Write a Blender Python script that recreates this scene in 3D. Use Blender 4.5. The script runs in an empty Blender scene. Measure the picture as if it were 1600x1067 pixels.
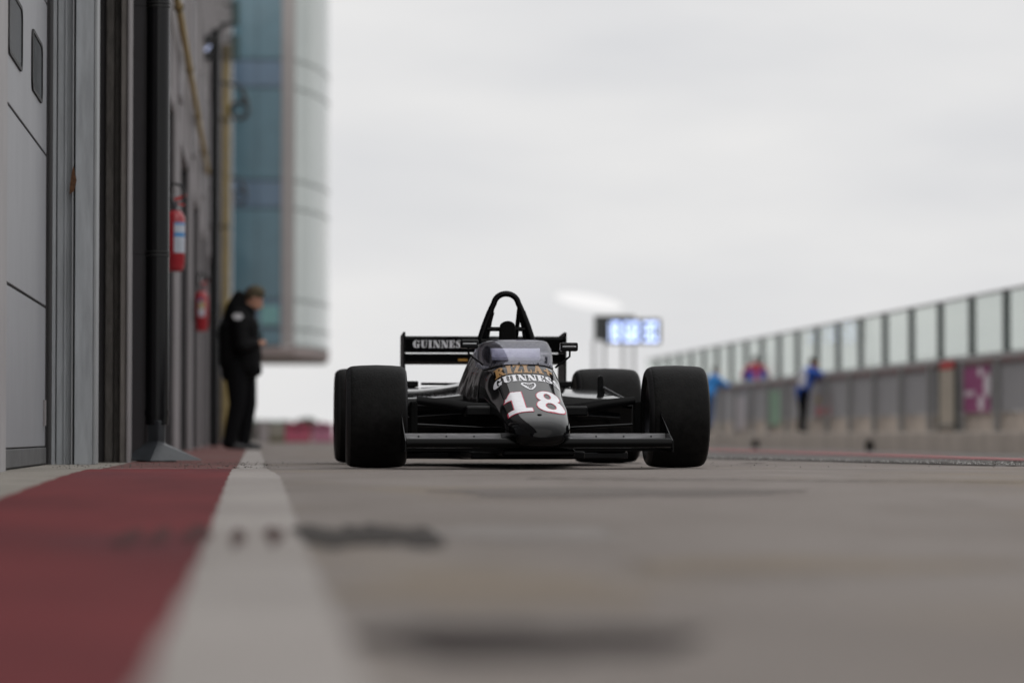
import bpy, bmesh, math, random
import numpy as np
from mathutils import Vector, Matrix
from mathutils.bvhtree import BVHTree
random.seed(7); rng = np.random.default_rng(7)
S = bpy.context.scene
C = S.collection
# ------------------------------------------------------------------ camera
FPX = 4700.0                      # focal length in pixels of a 1600 px wide frame
THETA = math.atan(403.0/FPX)      # yaw to the right of the pit lane axis
PITCH = math.atan(148.5/FPX)
HC = 0.16
cam_d = bpy.data.cameras.new('camera'); cam = bpy.data.objects.new('camera', cam_d); C.objects.link(cam)
cam_d.sensor_width = 36.0; cam_d.lens = 36.0*FPX/1600.0
cam_d.clip_start = 0.05; cam_d.clip_end = 6000
cam.location = (0, 0, HC)
cam.rotation_euler = (math.pi/2+PITCH, 0, -THETA)
cam_d.dof.use_dof = True; cam_d.dof.focus_distance = 15.25; cam_d.dof.aperture_fstop = 1.6
cam_d.dof.aperture_blades = 0
S.camera = cam
# ------------------------------------------------------------------ sky and sun
W = bpy.data.worlds.new('World'); S.world = W; W.use_nodes = True
nt = W.node_tree; N = nt.nodes; L = nt.links
bg = N['Background']; bg.inputs['Strength'].default_value = 0.1
sky = N.new('ShaderNodeTexSky'); sky.sky_type = 'NISHITA'; sky.sun_disc = False
SUN_EL, SUN_AZ = math.radians(44), math.radians(190)
sky.sun_elevation = SUN_EL; sky.sun_rotation = SUN_AZ
hs = N.new('ShaderNodeHueSaturation'); hs.inputs['Saturation'].default_value = 0.12
L.new(sky.outputs[0], hs.inputs['Color'])
tc = N.new('ShaderNodeTexCoord')
mp = N.new('ShaderNodeMapping'); mp.inputs['Scale'].default_value = (4.0, 4.0, 15.0)
L.new(tc.outputs['Generated'], mp.inputs['Vector'])
nz = N.new('ShaderNodeTexNoise'); nz.inputs['Scale'].default_value = 1.6; nz.inputs['Detail'].default_value = 5
L.new(mp.outputs[0], nz.inputs['Vector'])
cr = N.new('ShaderNodeValToRGB')
cr.color_ramp.elements[0].position = .3; cr.color_ramp.elements[0].color = (7.05, 7.1, 7.28, 1)
cr.color_ramp.elements[1].position = .7; cr.color_ramp.elements[1].color = (8.3, 8.24, 8.2, 1)
L.new(nz.outputs['Fac'], cr.inputs['Fac'])
mx = N.new('ShaderNodeMix'); mx.data_type = 'RGBA'; mx.inputs['Factor'].default_value = .93
L.new(hs.outputs[0], mx.inputs['A']); L.new(cr.outputs[0], mx.inputs['B'])
# a small bright break in the cloud cover (an ellipse on the sky, upper left of the timing board)
def dirv(px, py):
    v = Vector(((px-800)/FPX, (533.5-py)/FPX, -1)); v = cam.rotation_euler.to_matrix() @ v; return v.normalized()
def vmath(op, a, b):
    m = N.new('ShaderNodeVectorMath'); m.operation = op
    L.new(a, m.inputs[0]); m.inputs[1].default_value = b; return m
c0 = dirv(920, 471); ax = (dirv(972, 480)-c0).normalized(); ay = c0.cross(ax).normalized()
def m2(op, a, b):
    m = N.new('ShaderNodeMath'); m.operation = op
    for i, q in enumerate((a, b)):
        if isinstance(q, (int, float)): m.inputs[i].default_value = q
        elif q is not None: L.new(q, m.inputs[i])
    return m.outputs[0]
g = tc.outputs['Generated']
du = m2('DIVIDE', vmath('DOT_PRODUCT', vmath('SUBTRACT', g, c0).outputs[0], ax).outputs['Value'], 53/FPX)
dv = m2('DIVIDE', vmath('DOT_PRODUCT', vmath('SUBTRACT', g, c0).outputs[0], ay).outputs['Value'], 11/FPX)
dd = m2('ADD', m2('POWER', m2('ABSOLUTE', du, None), 2.0), m2('POWER', m2('ABSOLUTE', dv, None), 2.0))
facing = m2('GREATER_THAN', vmath('DOT_PRODUCT', g, c0).outputs['Value'], 0.9)
inb = m2('MULTIPLY', m2('LESS_THAN', dd, 1.0), facing)
mx2 = N.new('ShaderNodeMix'); mx2.data_type = 'RGBA'
# an overcast sky is brighter overhead than near the horizon
sep = N.new('ShaderNodeSeparateXYZ'); L.new(g, sep.inputs[0])
mr = N.new('ShaderNodeMapRange'); mr.interpolation_type = 'SMOOTHSTEP'
for k_, v_ in (('From Min', .10), ('From Max', 1.0), ('To Min', 1.0), ('To Max', 1.8)): mr.inputs[k_].default_value = v_
L.new(sep.outputs['Z'], mr.inputs['Value'])
gm = N.new('ShaderNodeVectorMath'); gm.operation = 'SCALE'; L.new(mx.outputs['Result'], gm.inputs[0]); L.new(mr.outputs[0], gm.inputs['Scale'])
L.new(inb, mx2.inputs['Factor']); L.new(gm.outputs[0], mx2.inputs['A']); mx2.inputs['B'].default_value = (9.6, 9.5, 9.5, 1)
L.new(mx2.outputs['Result'], bg.inputs['Color'])
sd = bpy.data.lights.new('sun', 'SUN'); sun = bpy.data.objects.new('sun', sd); C.objects.link(sun)
sd.energy = 0.7; sd.angle = math.radians(75); sd.color = (1, .96, .9)
sv = Vector((math.sin(SUN_AZ)*math.cos(SUN_EL), math.cos(SUN_AZ)*math.cos(SUN_EL), math.sin(SUN_EL)))
sun.rotation_euler = sv.to_track_quat('Z', 'Y').to_euler()
S.view_settings.view_transform = 'Standard'; S.view_settings.look = 'None'
S.view_settings.exposure = 0; S.view_settings.gamma = 1; S.view_settings.use_curve_mapping = False
S.cycles.max_bounces = 8; S.cycles.transparent_max_bounces = 24

CAMM = cam.rotation_euler.to_matrix()
def at(px, py, Y):                # the place at distance Y down the lane that is seen at a pixel of the 1600 px photograph
    v = CAMM @ Vector(((px-800)/FPX, (533.5-py)/FPX, -1)); t = Y/v.y
    return Vector((v.x*t, Y, HC+v.z*t))
def atX(px, X):                   # distance Y at which a plane x = X is seen in column px
    return X/math.tan(THETA+math.atan((px-800)/FPX))
# ------------------------------------------------------------------ materials
MATS = {}
def mat(name, col, rough=.6, metal=0., var=0., scale=8., bump=0., bscale=60., coat=0., col2=None, spec=.5, stretch=(1,1,1), emit=None, alpha=None, detail=6, bdist=.01):
    if name in MATS: return MATS[name]
    m = bpy.data.materials.new(name); m.use_nodes = True; t = m.node_tree; n = t.nodes; l = t.links
    p = n['Principled BSDF']; p.inputs['Base Color'].default_value = (*col, 1)
    p.inputs['Roughness'].default_value = rough; p.inputs['Metallic'].default_value = metal
    p.inputs['Specular IOR Level'].default_value = spec
    if coat: p.inputs['Coat Weight'].default_value = coat; p.inputs['Coat Roughness'].default_value = .03
    if emit: p.inputs['Emission Color'].default_value = (*emit[0], 1); p.inputs['Emission Strength'].default_value = emit[1]
    tcn = n.new('ShaderNodeTexCoord'); mpn = n.new('ShaderNodeMapping'); mpn.inputs['Scale'].default_value = stretch
    l.new(tcn.outputs['Object'], mpn.inputs['Vector'])
    if var or col2:
        a = n.new('ShaderNodeTexNoise'); a.inputs['Scale'].default_value = scale; a.inputs['Detail'].default_value = detail; a.inputs['Roughness'].default_value = .62
        l.new(mpn.outputs[0], a.inputs['Vector'])
        r = n.new('ShaderNodeValToRGB'); r.color_ramp.elements[0].position = .32; r.color_ramp.elements[1].position = .68
        c1 = [max(0, c*(1-var)) for c in col]; c2 = [c*(1+var) for c in col] if col2 is None else col2
        r.color_ramp.elements[0].color = (*c1, 1); r.color_ramp.elements[1].color = (*c2, 1)
        l.new(a.outputs['Fac'], r.inputs['Fac']); l.new(r.outputs[0], p.inputs['Base Color'])
    if bump:
        b = n.new('ShaderNodeTexNoise'); b.inputs['Scale'].default_value = bscale; b.inputs['Detail'].default_value = 5
        l.new(mpn.outputs[0], b.inputs['Vector'])
        bb = n.new('ShaderNodeBump'); bb.inputs['Strength'].default_value = bump; bb.inputs['Distance'].default_value = bdist
        l.new(b.outputs['Fac'], bb.inputs['Height']); l.new(bb.outputs[0], p.inputs['Normal'])
    MATS[name] = m; return m
def glassmat(name, tint, gloss=.06, rough=.02, body=None, bodyf=0.):
    m = bpy.data.materials.new(name); m.use_nodes = True; t = m.node_tree; n = t.nodes; l = t.links
    n.remove(n['Principled BSDF']); o = n['Material Output']
    tr = n.new('ShaderNodeBsdfTransparent'); tr.inputs[0].default_value = (*tint, 1)
    gl = n.new('ShaderNodeBsdfGlossy'); gl.inputs['Roughness'].default_value = rough
    fr = n.new('ShaderNodeFresnel'); fr.inputs['IOR'].default_value = 1.45
    ad = n.new('ShaderNodeMath'); ad.operation = 'MULTIPLY'; ad.inputs[1].default_value = gloss; l.new(fr.outputs[0], ad.inputs[0])
    mm = n.new('ShaderNodeMixShader'); l.new(ad.outputs[0], mm.inputs[0]); l.new(tr.outputs[0], mm.inputs[1]); l.new(gl.outputs[0], mm.inputs[2])
    last = mm
    if body:
        df = n.new('ShaderNodeBsdfDiffuse'); df.inputs[0].default_value = (*body, 1)
        m3 = n.new('ShaderNodeMixShader'); m3.inputs[0].default_value = bodyf
        l.new(mm.outputs[0], m3.inputs[1]); l.new(df.outputs[0], m3.inputs[2]); last = m3
    l.new(last.outputs[0], o.inputs['Surface'])
    MATS[name] = m; return m
M = mat
black_paint = M('black_paint', (.003,.003,.0035), .07, spec=.15, bump=.015, bscale=9, bdist=.004)
black_satin = M('black_satin', (.0025,.0025,.003), .27, spec=.11, bump=.05, bscale=40)
black_matt = M('black_matt', (.0035,.0035,.0035), .7, spec=.08, bump=.2, bscale=80)
rubber = M('tyre_rubber', (.005,.0048,.0047), .55, var=.5, scale=26, bump=.8, bscale=90, bdist=.003, spec=.10, stretch=(1,1,1))
rubber_side = M('tyre_sidewall', (.008,.008,.0085), .45, bump=.6, bscale=55, bdist=.004, spec=.3)
rim_m = M('rim_metal', (.12,.12,.13), .35, metal=1., var=.2, scale=20)
alu = M('brushed_aluminium', (.27,.27,.28), .42, metal=.7, var=.35, scale=30, stretch=(.2,1,1), bump=.1, bscale=90)
white_print = M('white_lettering', (.86,.86,.90), .22, var=.06, scale=30)
red_print = M('red_outline', (.55,.03,.08), .45)
gold_print = M('gold_lettering', (.36,.19,.055), .35, var=.2, scale=40)
# ------------------------------------------------------------------ mesh helpers
class MB:
    def __init__(s): s.v = []; s.f = []; s.fm = []; s.m = 0
    def add(s, vs, fs):
        o = len(s.v); s.v += [tuple(p) for p in vs]; s.f += [tuple(i+o for i in q) for q in fs]; s.fm += [s.m]*len(fs); return s
    def box(s, x0, x1, y0, y1, z0, z1):
        vs = [(x,y,z) for x in (x0,x1) for y in (y0,y1) for z in (z0,z1)]
        return s.add(vs, [(0,1,3,2),(4,6,7,5),(0,4,5,1),(2,3,7,6),(0,2,6,4),(1,5,7,3)])
    def prism(s, poly, axis, a, b):     # poly in the two other axes (in xyz order), extruded a..b along the axis
        n = len(poly); vs = []
        for t in (a, b):
            for p in poly:
                q = list(p); q.insert(axis, t); vs.append(q)
        fs = [tuple(range(n))[::-1], tuple(range(n, 2*n))] + [(i, (i+1)%n, n+(i+1)%n, n+i) for i in range(n)]
        return s.add(vs, fs)
    def tube(s, pts, r, n=10, cap=True, flat=None):
        pts = [Vector(p) for p in pts]; rs = r if isinstance(r, (list, tuple)) else [r]*len(pts); rings = []
        up = None
        for i, p in enumerate(pts):
            d = (pts[min(i+1, len(pts)-1)]-pts[max(i-1, 0)]).normalized()
            if up is None: up = d.orthogonal().normalized() if flat is None else Vector(flat)
            u = (up-d*up.dot(d)).normalized(); w = d.cross(u); up = u
            k = .4 if flat is not None else 1.
            rings.append([p+(u*math.cos(a)*k+w*math.sin(a))*rs[i] for a in (2*math.pi*j/n for j in range(n))])
        vs = [q for R in rings for q in R]; fs = []
        for i in range(len(rings)-1):
            for j in range(n): fs.append((i*n+j, i*n+(j+1)%n, (i+1)*n+(j+1)%n, (i+1)*n+j))
        if cap: fs += [tuple(range(n))[::-1], tuple(range((len(rings)-1)*n, len(rings)*n))]
        return s.add(vs, fs)
    def lathe(s, prof, o=(0,0,0), axis='z', n=32, close=False):   # prof: (radius, along)
        vs = []; fs = []
        for r, h in prof:
            for j in range(n):
                a = 2*math.pi*j/n; c, q = r*math.cos(a), r*math.sin(a)
                p = {'z': (c,q,h), 'x': (h,c,q), 'y': (q,h,c)}[axis]; vs.append((p[0]+o[0], p[1]+o[1], p[2]+o[2]))
        k = len(prof)
        for i in range(k if close else k-1):
            for j in range(n): a, b = i, (i+1) % k; fs.append((a*n+j, a*n+(j+1)%n, b*n+(j+1)%n, b*n+j))
        if not close: fs += [tuple(range(n))[::-1], tuple(range((k-1)*n, k*n))]
        return s.add(vs, fs)
    def build(s, name, m, parent=None, smooth=False, bevel=0, loc=None, angle=35):
        me = bpy.data.meshes.new(name); me.from_pydata(s.v, [], s.f); me.update()
        for q in (m if isinstance(m, (list, tuple)) else [m]): me.materials.append(q)
        if isinstance(m, (list, tuple)):
            for p, i in zip(me.polygons, s.fm): p.material_index = i
        bm = bmesh.new(); bm.from_mesh(me); bmesh.ops.recalc_face_normals(bm, faces=bm.faces); bm.to_mesh(me); bm.free()
        o = bpy.data.objects.new(name, me); C.objects.link(o)
        if parent: o.parent = parent
        if loc is not None: o.location = loc
        if smooth:
            for p in me.polygons: p.use_smooth = True
            if angle < 180: me.set_sharp_from_angle(angle=math.radians(angle))
        if bevel:
            b = o.modifiers.new('bevel', 'BEVEL'); b.width = bevel; b.segments = 2; b.limit_method = 'ANGLE'; b.angle_limit = math.radians(40)
        return o
def tag(o, label=None, cat=None, group=None, kind=None):
    for k, v in (('label', label), ('category', cat), ('group', group), ('kind', kind)):
        if v: o[k] = v
    return o
def thing(name, label, cat, loc=(0,0,0), rz=0, group=None):
    o = bpy.data.objects.new(name, None); C.objects.link(o); o.location = loc; o.rotation_euler = (0,0,rz); o.empty_display_size = .1
    return tag(o, label, cat, group)
def copy_tree(o, parent=None):
    c = o.copy(); C.objects.link(c)
    if parent is not None: c.parent = parent
    for ch in list(o.children): copy_tree(ch, c)
    return c
def B(name, m, parent, *a, bevel=0):    # one box as one part
    return MB().box(*a).build(name, m, parent, bevel=bevel)
# ------------------------------------------------------------------ ground
def sm(a, b, x):
    t = min(1, max(0, (x-a)/(b-a))); return t*t*(3-2*t)
def gz(X, Y):
    return -.075*(1-sm(4.5, 14.4, Y)) - .16*min(1, max(0, (X-4.5)/8.8))
def sheet(name, xs, ys, m, dz=0., kind='structure', xf=None, yf=None):
    vs = []; fs = []
    for j, y in enumerate(ys):
        for i, x in enumerate(xs):
            X = xf(x, y) if xf else x; YY = yf(x, y) if yf else y
            vs.append((X, YY, gz(X, YY)+dz))
    n = len(xs)
    for j in range(len(ys)-1):
        for i in range(n-1): a = j*n+i; fs.append((a, a+1, a+1+n, a+n))
    o = MB().add(vs, fs).build(name, m, smooth=True, angle=180); tag(o, kind=kind); return o
def ground_mat(name, a, b, stain, fine=260, rough=.9, cracks=False, bump=.5, bd=.004, pits=None):
    a, b, stain = [(q[0]*.82, q[1]*.785, q[2]*.765) for q in (a, b, stain)]
    m = bpy.data.materials.new(name); m.use_nodes = True; t = m.node_tree; n = t.nodes; l = t.links; p = n['Principled BSDF']
    p.inputs['Roughness'].default_value = rough; p.inputs['Specular IOR Level'].default_value = .25
    tcn = n.new('ShaderNodeTexCoord')
    def noise(s, d, st=(1,1,1)):
        q = n.new('ShaderNodeTexNoise'); q.inputs['Scale'].default_value = s; q.inputs['Detail'].default_value = d; q.inputs['Roughness'].default_value = .6
        mm = n.new('ShaderNodeMapping'); mm.inputs['Scale'].default_value = st; l.new(tcn.outputs['Object'], mm.inputs[0]); l.new(mm.outputs[0], q.inputs['Vector']); return q.outputs['Fac']
    def ramp(f, p0, c0, p1, c1):
        r = n.new('ShaderNodeValToRGB'); r.color_ramp.elements[0].position = p0; r.color_ramp.elements[0].color = (*c0, 1); r.color_ramp.elements[1].position = p1; r.color_ramp.elements[1].color = (*c1, 1); l.new(f, r.inputs[0]); return r.outputs[0]
    def mix(f, A, Bc, mode='MIX'):
        q = n.new('ShaderNodeMix'); q.data_type = 'RGBA'; q.blend_type = mode
        if isinstance(f, float): q.inputs['Factor'].default_value = f
        else: l.new(f, q.inputs['Factor'])
        l.new(A, q.inputs['A'])
        if isinstance(Bc, tuple): q.inputs['B'].default_value = (*Bc, 1)
        else: l.new(Bc, q.inputs['B'])
        return q.outputs['Result']
    base = ramp(noise(1.1, 8, (1,.45,1)), .32, a, .68, b)
    st = ramp(noise(.55, 5, (.8,.5,1)), .52, (0,0,0), .70, (1,1,1))
    base = mix(st, base, stain)
    st2 = ramp(noise(2.6, 6, (1,.8,1)), .60, (0,0,0), .72, (.55,.55,.55))
    base = mix(st2, base, tuple(x*.62 for x in a))
    gr = ramp(noise(fine, 3), .35, (.72,.72,.72), .65, (1.22,1.22,1.22)); base = mix(.85, base, gr, 'MULTIPLY')
    sp = ramp(noise(70, 2), .68, (1,1,1), .74, (.45,.44,.43)); base = mix(.7, base, sp, 'MULTIPLY')
    l.new(base, p.inputs['Base Color'])
    bb = n.new('ShaderNodeBump'); bb.inputs['Strength'].default_value = bump; bb.inputs['Distance'].default_value = bd
    l.new(noise(fine*.6, 4), bb.inputs['Height']); l.new(bb.outputs[0], p.inputs['Normal']); return m
conc_g = ground_mat('ground_concrete', (.245,.222,.205), (.335,.312,.295), (.305,.262,.205))
conc_far = ground_mat('ground_concrete_far', (.23,.208,.193), (.325,.30,.285), (.275,.235,.195))
asph = ground_mat('ground_asphalt', (.16,.157,.155), (.25,.245,.24), (.19,.185,.18), fine=150, bump=1.0, bd=.012)
red_g = ground_mat('red_floor_paint', (.135,.022,.027), (.225,.038,.043), (.10,.038,.050), fine=200)
red_far = ground_mat('red_floor_paint_worn', (.155,.065,.062), (.235,.105,.098), (.15,.12,.11), fine=200)
white_g = ground_mat('white_line_paint', (.38,.365,.35), (.50,.48,.465), (.33,.305,.285), fine=200)
pink_g = ground_mat('faded_red_line_paint', (.62,.16,.18), (.72,.27,.29), (.36,.27,.26), fine=200)
ledge_g = ground_mat('pale_ledge_concrete', (.30,.29,.26), (.40,.385,.35), (.26,.24,.21), fine=220)
soil = M('field_grass', (.06,.075,.03), .95, var=.3, scale=.05, bump=.4, bscale=3)
# wide terrain sheet to the horizon
o = MB().add([(-3000,-600,-.45),(3000,-600,-.45),(3000,5200,-.45),(-3000,5200,-.45)], [(0,1,2,3)]).build('terrain', soil); tag(o, kind='structure')
XS = [-1.35,-1,-.76,-.4,0,.5,1,1.5,2,2.5,3,3.5,4,4.5,5,6,7,8,9,10,11,12,13,14,16,20,26,40]
YN = [-6,-3,0,1,2,3,4,5,6,7,7.5,8,8.6,9.2,9.8,10.4,11,11.6,12.2,12.8,13.4,14,14.4,14.66]
YF = [14.685,14.9,15.2,15.6,16,17,18,19,20,22,24,27,30,35,40,50,60,75,90,110,140,190]
o = sheet('concrete_apron', XS, YN, conc_g); sheet('pit_lane_pavement', XS, YF, conc_far)
sheet('ground_base', [-1.35,0,4.5,13.3,40], YN[:-1]+[14.66,14.7,30,190], M('joint_dirt', (.03,.027,.024), .95), dz=-.02)
# worn asphalt lane: its ragged near edge stands a little proud of the concrete
axs = list(np.linspace(3.05, 7.2, 150))+[8,10,12,13.25]
def ay0(x):
    e = 21.5-5.6*sm(3.05, 4.15, x)+.9*sm(4.15, 7.2, x); return e+.10*math.sin(x*9)+.07*math.sin(x*23+1)+.05*math.sin(x*61)
ayt = [0,.0,.03,.15,.5,1.2,2.5,5,9,15,25,45,75,105]
vs = []; fs = []
for j, t in enumerate(ayt):
    for x in axs:
        y = ay0(x)+t; dz = -.006 if j == 0 else .003+.003*math.sin(x*31+t*3) if j == 1 else .008
        vs.append((x, y, gz(x, y)+dz))
n = len(axs)
for j in range(len(ayt)-1):
    for i in range(n-1): a = j*n+i; fs.append((a, a+1, a+1+n, a+n))
tag(MB().add(vs, fs).build('asphalt_lane', asph), kind='structure')
def strip(name, x0, x1, ys, m, dz, nx=6, wob=.0):
    xs = list(np.linspace(x0, x1, nx))
    def xf(x, y):
        e = 1 if abs(x-x0) < 1e-6 or abs(x-x1) < 1e-6 else 0
        return x+e*wob*(math.sin(y*7+x*9)+math.sin(y*17+x)*.6)
    return sheet(name, xs, ys, m, dz, xf=xf)
yn = [y for y in np.arange(-2, 14.63, .2)]+[14.655]; yf = [14.69]+list(np.arange(14.9, 30, .2))+list(range(30, 98, 2))
strip('red_painted_strip', -.79, -.103, yn, red_g, .004, wob=.004)
strip('red_painted_strip', -.74, -.087, yf, red_far, .004, wob=.006)
sheet('white_painted_line', list(np.linspace(0,1,6)), yn, white_g, .0045, xf=lambda u, y: -.103+u*(.170+.040*(1-sm(12.2,14.6,y)))+(.003*math.sin(y*7+u*9) if u in (0,1) else 0))
strip('white_painted_line', -.087, .067, yf, white_g, .0045, wob=.004)
strip('pale_door_ledge', -1.35, -.785, [8, 10, 12, 14, 14.66], ledge_g, .003, nx=3)
strip('pale_door_ledge', -1.35, -.742, [14.69, 15.5, 16.5, 17.5, 18.6], ledge_g, .003, nx=3)
strip('faded_red_line', 4.95, 5.6, list(np.arange(17.3, 100, 1.)), pink_g, .016, nx=3, wob=.01)
strip('faded_red_line', 6.9, 7.1, list(np.arange(30, 100, 1.)), pink_g, .016, nx=3, wob=.01)
# tar seams, rubber smears: flat irregular stains lying on the apron
tar = ground_mat('old_tar', (.028,.020,.019), (.045,.034,.032), (.05,.04,.037), fine=120)
grime = ground_mat('grey_grime', (.05,.045,.042), (.08,.073,.068), (.07,.065,.06), fine=120); grime3 = ground_mat('faint_grime', (.10,.07,.065), (.15,.115,.105), (.12,.09,.085), fine=120); grime4 = ground_mat('grime_on_red', (.075,.022,.023), (.10,.03,.03), (.09,.03,.03), fine=120); grime2 = ground_mat('grey_patch', (.19,.175,.165), (.24,.225,.21), (.22,.2,.19), fine=120)
def blotch(name, cx, cy, rx, ry, m, dz=.0075, seed=0, n=44):
    r_ = random.Random(seed); ph = [r_.uniform(0, 6.28) for _ in range(4)]
    vs = [(cx, cy, gz(cx, cy)+dz)]
    for k in range(n):
        a = 2*math.pi*k/n; q = 1+.12*math.sin(3*a+ph[0])+.09*math.sin(5*a+ph[1])+.06*math.sin(11*a+ph[2])
        x, y = cx+rx*q*math.cos(a), cy+ry*q*math.sin(a); vs.append((x, y, gz(x, y)+dz))
    return tag(MB().add(vs, [(0, k+1, (k+1) % n+1) for k in range(n)]).build(name, m), kind='structure')
tan = ground_mat('tan_dust', (.25,.215,.175), (.33,.29,.245), (.29,.25,.205), fine=160); pale = ground_mat('pale_scrub', (.28,.265,.255), (.36,.345,.33), (.31,.29,.275), fine=160)
pd = at(830, 1006, 3.35); blotch('tar_stain', pd.x, 3.45, .20, .27, tar, seed=1, dz=.0016); blotch('tar_stain', pd.x-.04, 3.42, .16, .18, tar, seed=2, dz=.0024)
blotch('dust_patch', .36, 4.6, .22, .5, tan, seed=5, dz=.0016); blotch('scrubbed_patch', .62, 7.0, .24, .45, pale, seed=6, dz=.0016)
blotch('dust_patch', 1.0, 5.4, .35, .3, tan, seed=7, dz=.0016); blotch('grey_patch', 1.2, 10.2, .6, .5, grime2, seed=8, dz=.0016)
for k, (px, w) in enumerate([(200,.02),(250,.016),(308,.024),(372,.012),(428,.016),(485,.03),(520,.035),(560,.04),(600,.035),(640,.03),(668,.02)]):
    Y = 6.75+.12*((k*37) % 3-1); p = at(px, 840, Y); blotch('rubber_smear', p.x, Y, w*(1.35 if px < 450 else 1.2), .5, grime if px > 450 else grime3 if px > 330 else grime4, dz=.0062, seed=10+k)
# thin cracks and scraped seams in the sharp strip round the car
def seam(name, pts, w, m, dz=.006):
    vs = []; fs = []
    for i, (x, y) in enumerate(pts):
        for s_ in (-1, 1): vs.append((x, y+s_*w*(1+.5*math.sin(i*2.3)), gz(x, y)+dz))
        if i: a = 2*i-2; fs.append((a, a+1, a+3, a+2))
    tag(MB().add(vs, fs).build(name, m), kind='structure')
dark_seam = M('dark_seam', (.035,.032,.03), .95); pale_seam = M('pale_seam', (.42,.40,.37), .9, var=.4, scale=20)
seam('cracked_seam', [(-.7+.05*i, 17.9+.05*math.sin(i*.9)+.03*math.sin(i*2.1)) for i in range(60)], .012, dark_seam)
seam('cracked_seam', [(.1+.05*i, 16.1+.06*math.sin(i*.5)+.03*math.sin(i*1.7)) for i in range(95)], .010, dark_seam)
seam('pale_seam', [(-.7+.05*i, 14.72+.015*math.sin(i*.9)) for i in range(120)], .014, pale_seam)
seam('cracked_seam', [(1.1+.04*i, 12.1-.015*i+.05*math.sin(i*.4)) for i in range(75)], .03, grime)
chipm = ground_mat('bare_chip', (.20,.18,.165), (.27,.25,.235), (.2,.18,.16), fine=160)
for k in range(34):
    x = random.choice((-.087, .067, random.uniform(-.7, .06))); y = random.uniform(14.75, 21); blotch('paint_chip', x+random.gauss(0,.006), y, random.uniform(.006,.02), random.uniform(.03,.12), chipm, dz=.0065+.0001*k, seed=100+k, n=12)
for k in range(5): blotch('oil_spot', random.uniform(.5, 3.2), random.uniform(14.9, 18.5), random.uniform(.03,.09), random.uniform(.05,.16), tar, dz=.004, seed=200+k, n=20)
# loose grit along the crest and the wall foot
mb = MB()
for k in range(900):
    z_ = random.random()
    if z_ < .35: x, y = random.uniform(-1.05, .1), random.uniform(14.7, 18.6)
    elif z_ < .8: x = random.uniform(3.1, 5.6); y = ay0(x)+random.gauss(0, .25)
    else: x, y = random.uniform(0, 4), random.uniform(14.7, 19)
    r = random.uniform(.0012, .004)*(1.2 if z_ < .35 else 1); c = (x, y, gz(x, y)+r*.5+.006)
    mb.add([(c[0]+r*a*random.uniform(.6,1.2), c[1]+r*b*random.uniform(.6,1.2), c[2]+r*d*random.uniform(.5,1)) for a,b,d in ((1,0,0),(-1,0,0),(0,1,0),(0,-1,0),(0,0,1),(0,0,-1))],
           [(0,2,4),(2,1,4),(1,3,4),(3,0,4),(2,0,5),(1,2,5),(3,1,5),(0,3,5)])
for k in range(3600):
    x = random.uniform(3.2, 6.0); y = ay0(x)+abs(random.gauss(0, 1.2))+.02; r = random.uniform(.002, .0055); c = (x, y, gz(x, y)+.008+r*.35)
    mb.m = random.choice((0,0,1,2)); mb.add([(c[0]+r*a*random.uniform(.6,1.2), c[1]+r*b*random.uniform(.6,1.2), c[2]+r*d*random.uniform(.5,1)) for a,b,d in ((1,0,0),(-1,0,0),(0,1,0),(0,-1,0),(0,0,1),(0,0,-1))],
           [(0,2,4),(2,1,4),(1,3,4),(3,0,4),(2,0,5),(1,2,5),(3,1,5),(0,3,5)])
tag(mb.build('loose_grit', [M('grit', (.12,.11,.10), .9, var=.6, scale=200), M('dark_grit', (.04,.038,.036), .7), M('pale_grit', (.5,.49,.47), .6)]), 'fine loose grit scattered along the joint in the paving', 'grit', kind='stuff')
# ------------------------------------------------------------------ garage building
wall_m = M('grey_render', (.215,.20,.205), .85, var=.10, scale=1.6, bump=.25, bscale=25, stretch=(1,1,.35))
reveal_m = M('shaded_reveal_dark_panel', (.036,.033,.036), .7, var=.15, scale=3, bump=.1)  # recess shade put into this near-black colour; dark posts and panels share it
trim_m = M('grey_trim', (.23,.215,.22), .6, var=.12, scale=6, stretch=(3,3,.5))
door_m = M('grey_door_sheet', (.27,.275,.295), .42, var=.07, scale=3, bump=.06, bscale=6, stretch=(1,1,.4))
steel_m = M('weathered_steel', (.36,.38,.40), .5, var=.16, scale=5, stretch=(4,4,.5), bump=.15, bscale=60)
conc_post = M('pitted_concrete', (.085,.078,.072), .9, var=.35, scale=12, stretch=(2,2,.5), bump=.8, bscale=50)
conc_post2 = M('brown_concrete', (.17,.155,.145), .85, var=.22, scale=9, stretch=(2,2,.4), bump=.4, bscale=60)
rust = M('rust', (.10,.045,.02), .9, var=.5, scale=60)
paleedge = M('pale_edge_metal', (.30,.31,.32), .4, var=.1, scale=8, stretch=(1,1,.4))
darkglass = M('dark_window_glass', (.008,.009,.012), .10, spec=.35)
seal = M('black_seal', (.012,.012,.013), .6)
GB = thing('garage_building', 'long grey pit garage building with recessed doors along the left of the lane', 'building', (-1,16,0))
GBo = Vector((-1,16,0))
def G(name, m, *b, bevel=0, parent=GB):
    x0,x1,y0,y1,z0,z1 = b; off = GBo if parent is GB else Vector((0,0,0))
    return MB().box(x0-off.x, x1-off.x, y0-off.y, y1-off.y, z0, z1).build(name, m, parent, bevel=bevel)
WX = -.75; RX = -1.2; TOP = 15.0; LINT = 3.17
opens = [(19.9, 22.0)]+[(24.7+6.1*k, 28.05+6.1*k) for k in range(12)]
opens = [o for o in opens if o[1] < 97]
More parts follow.
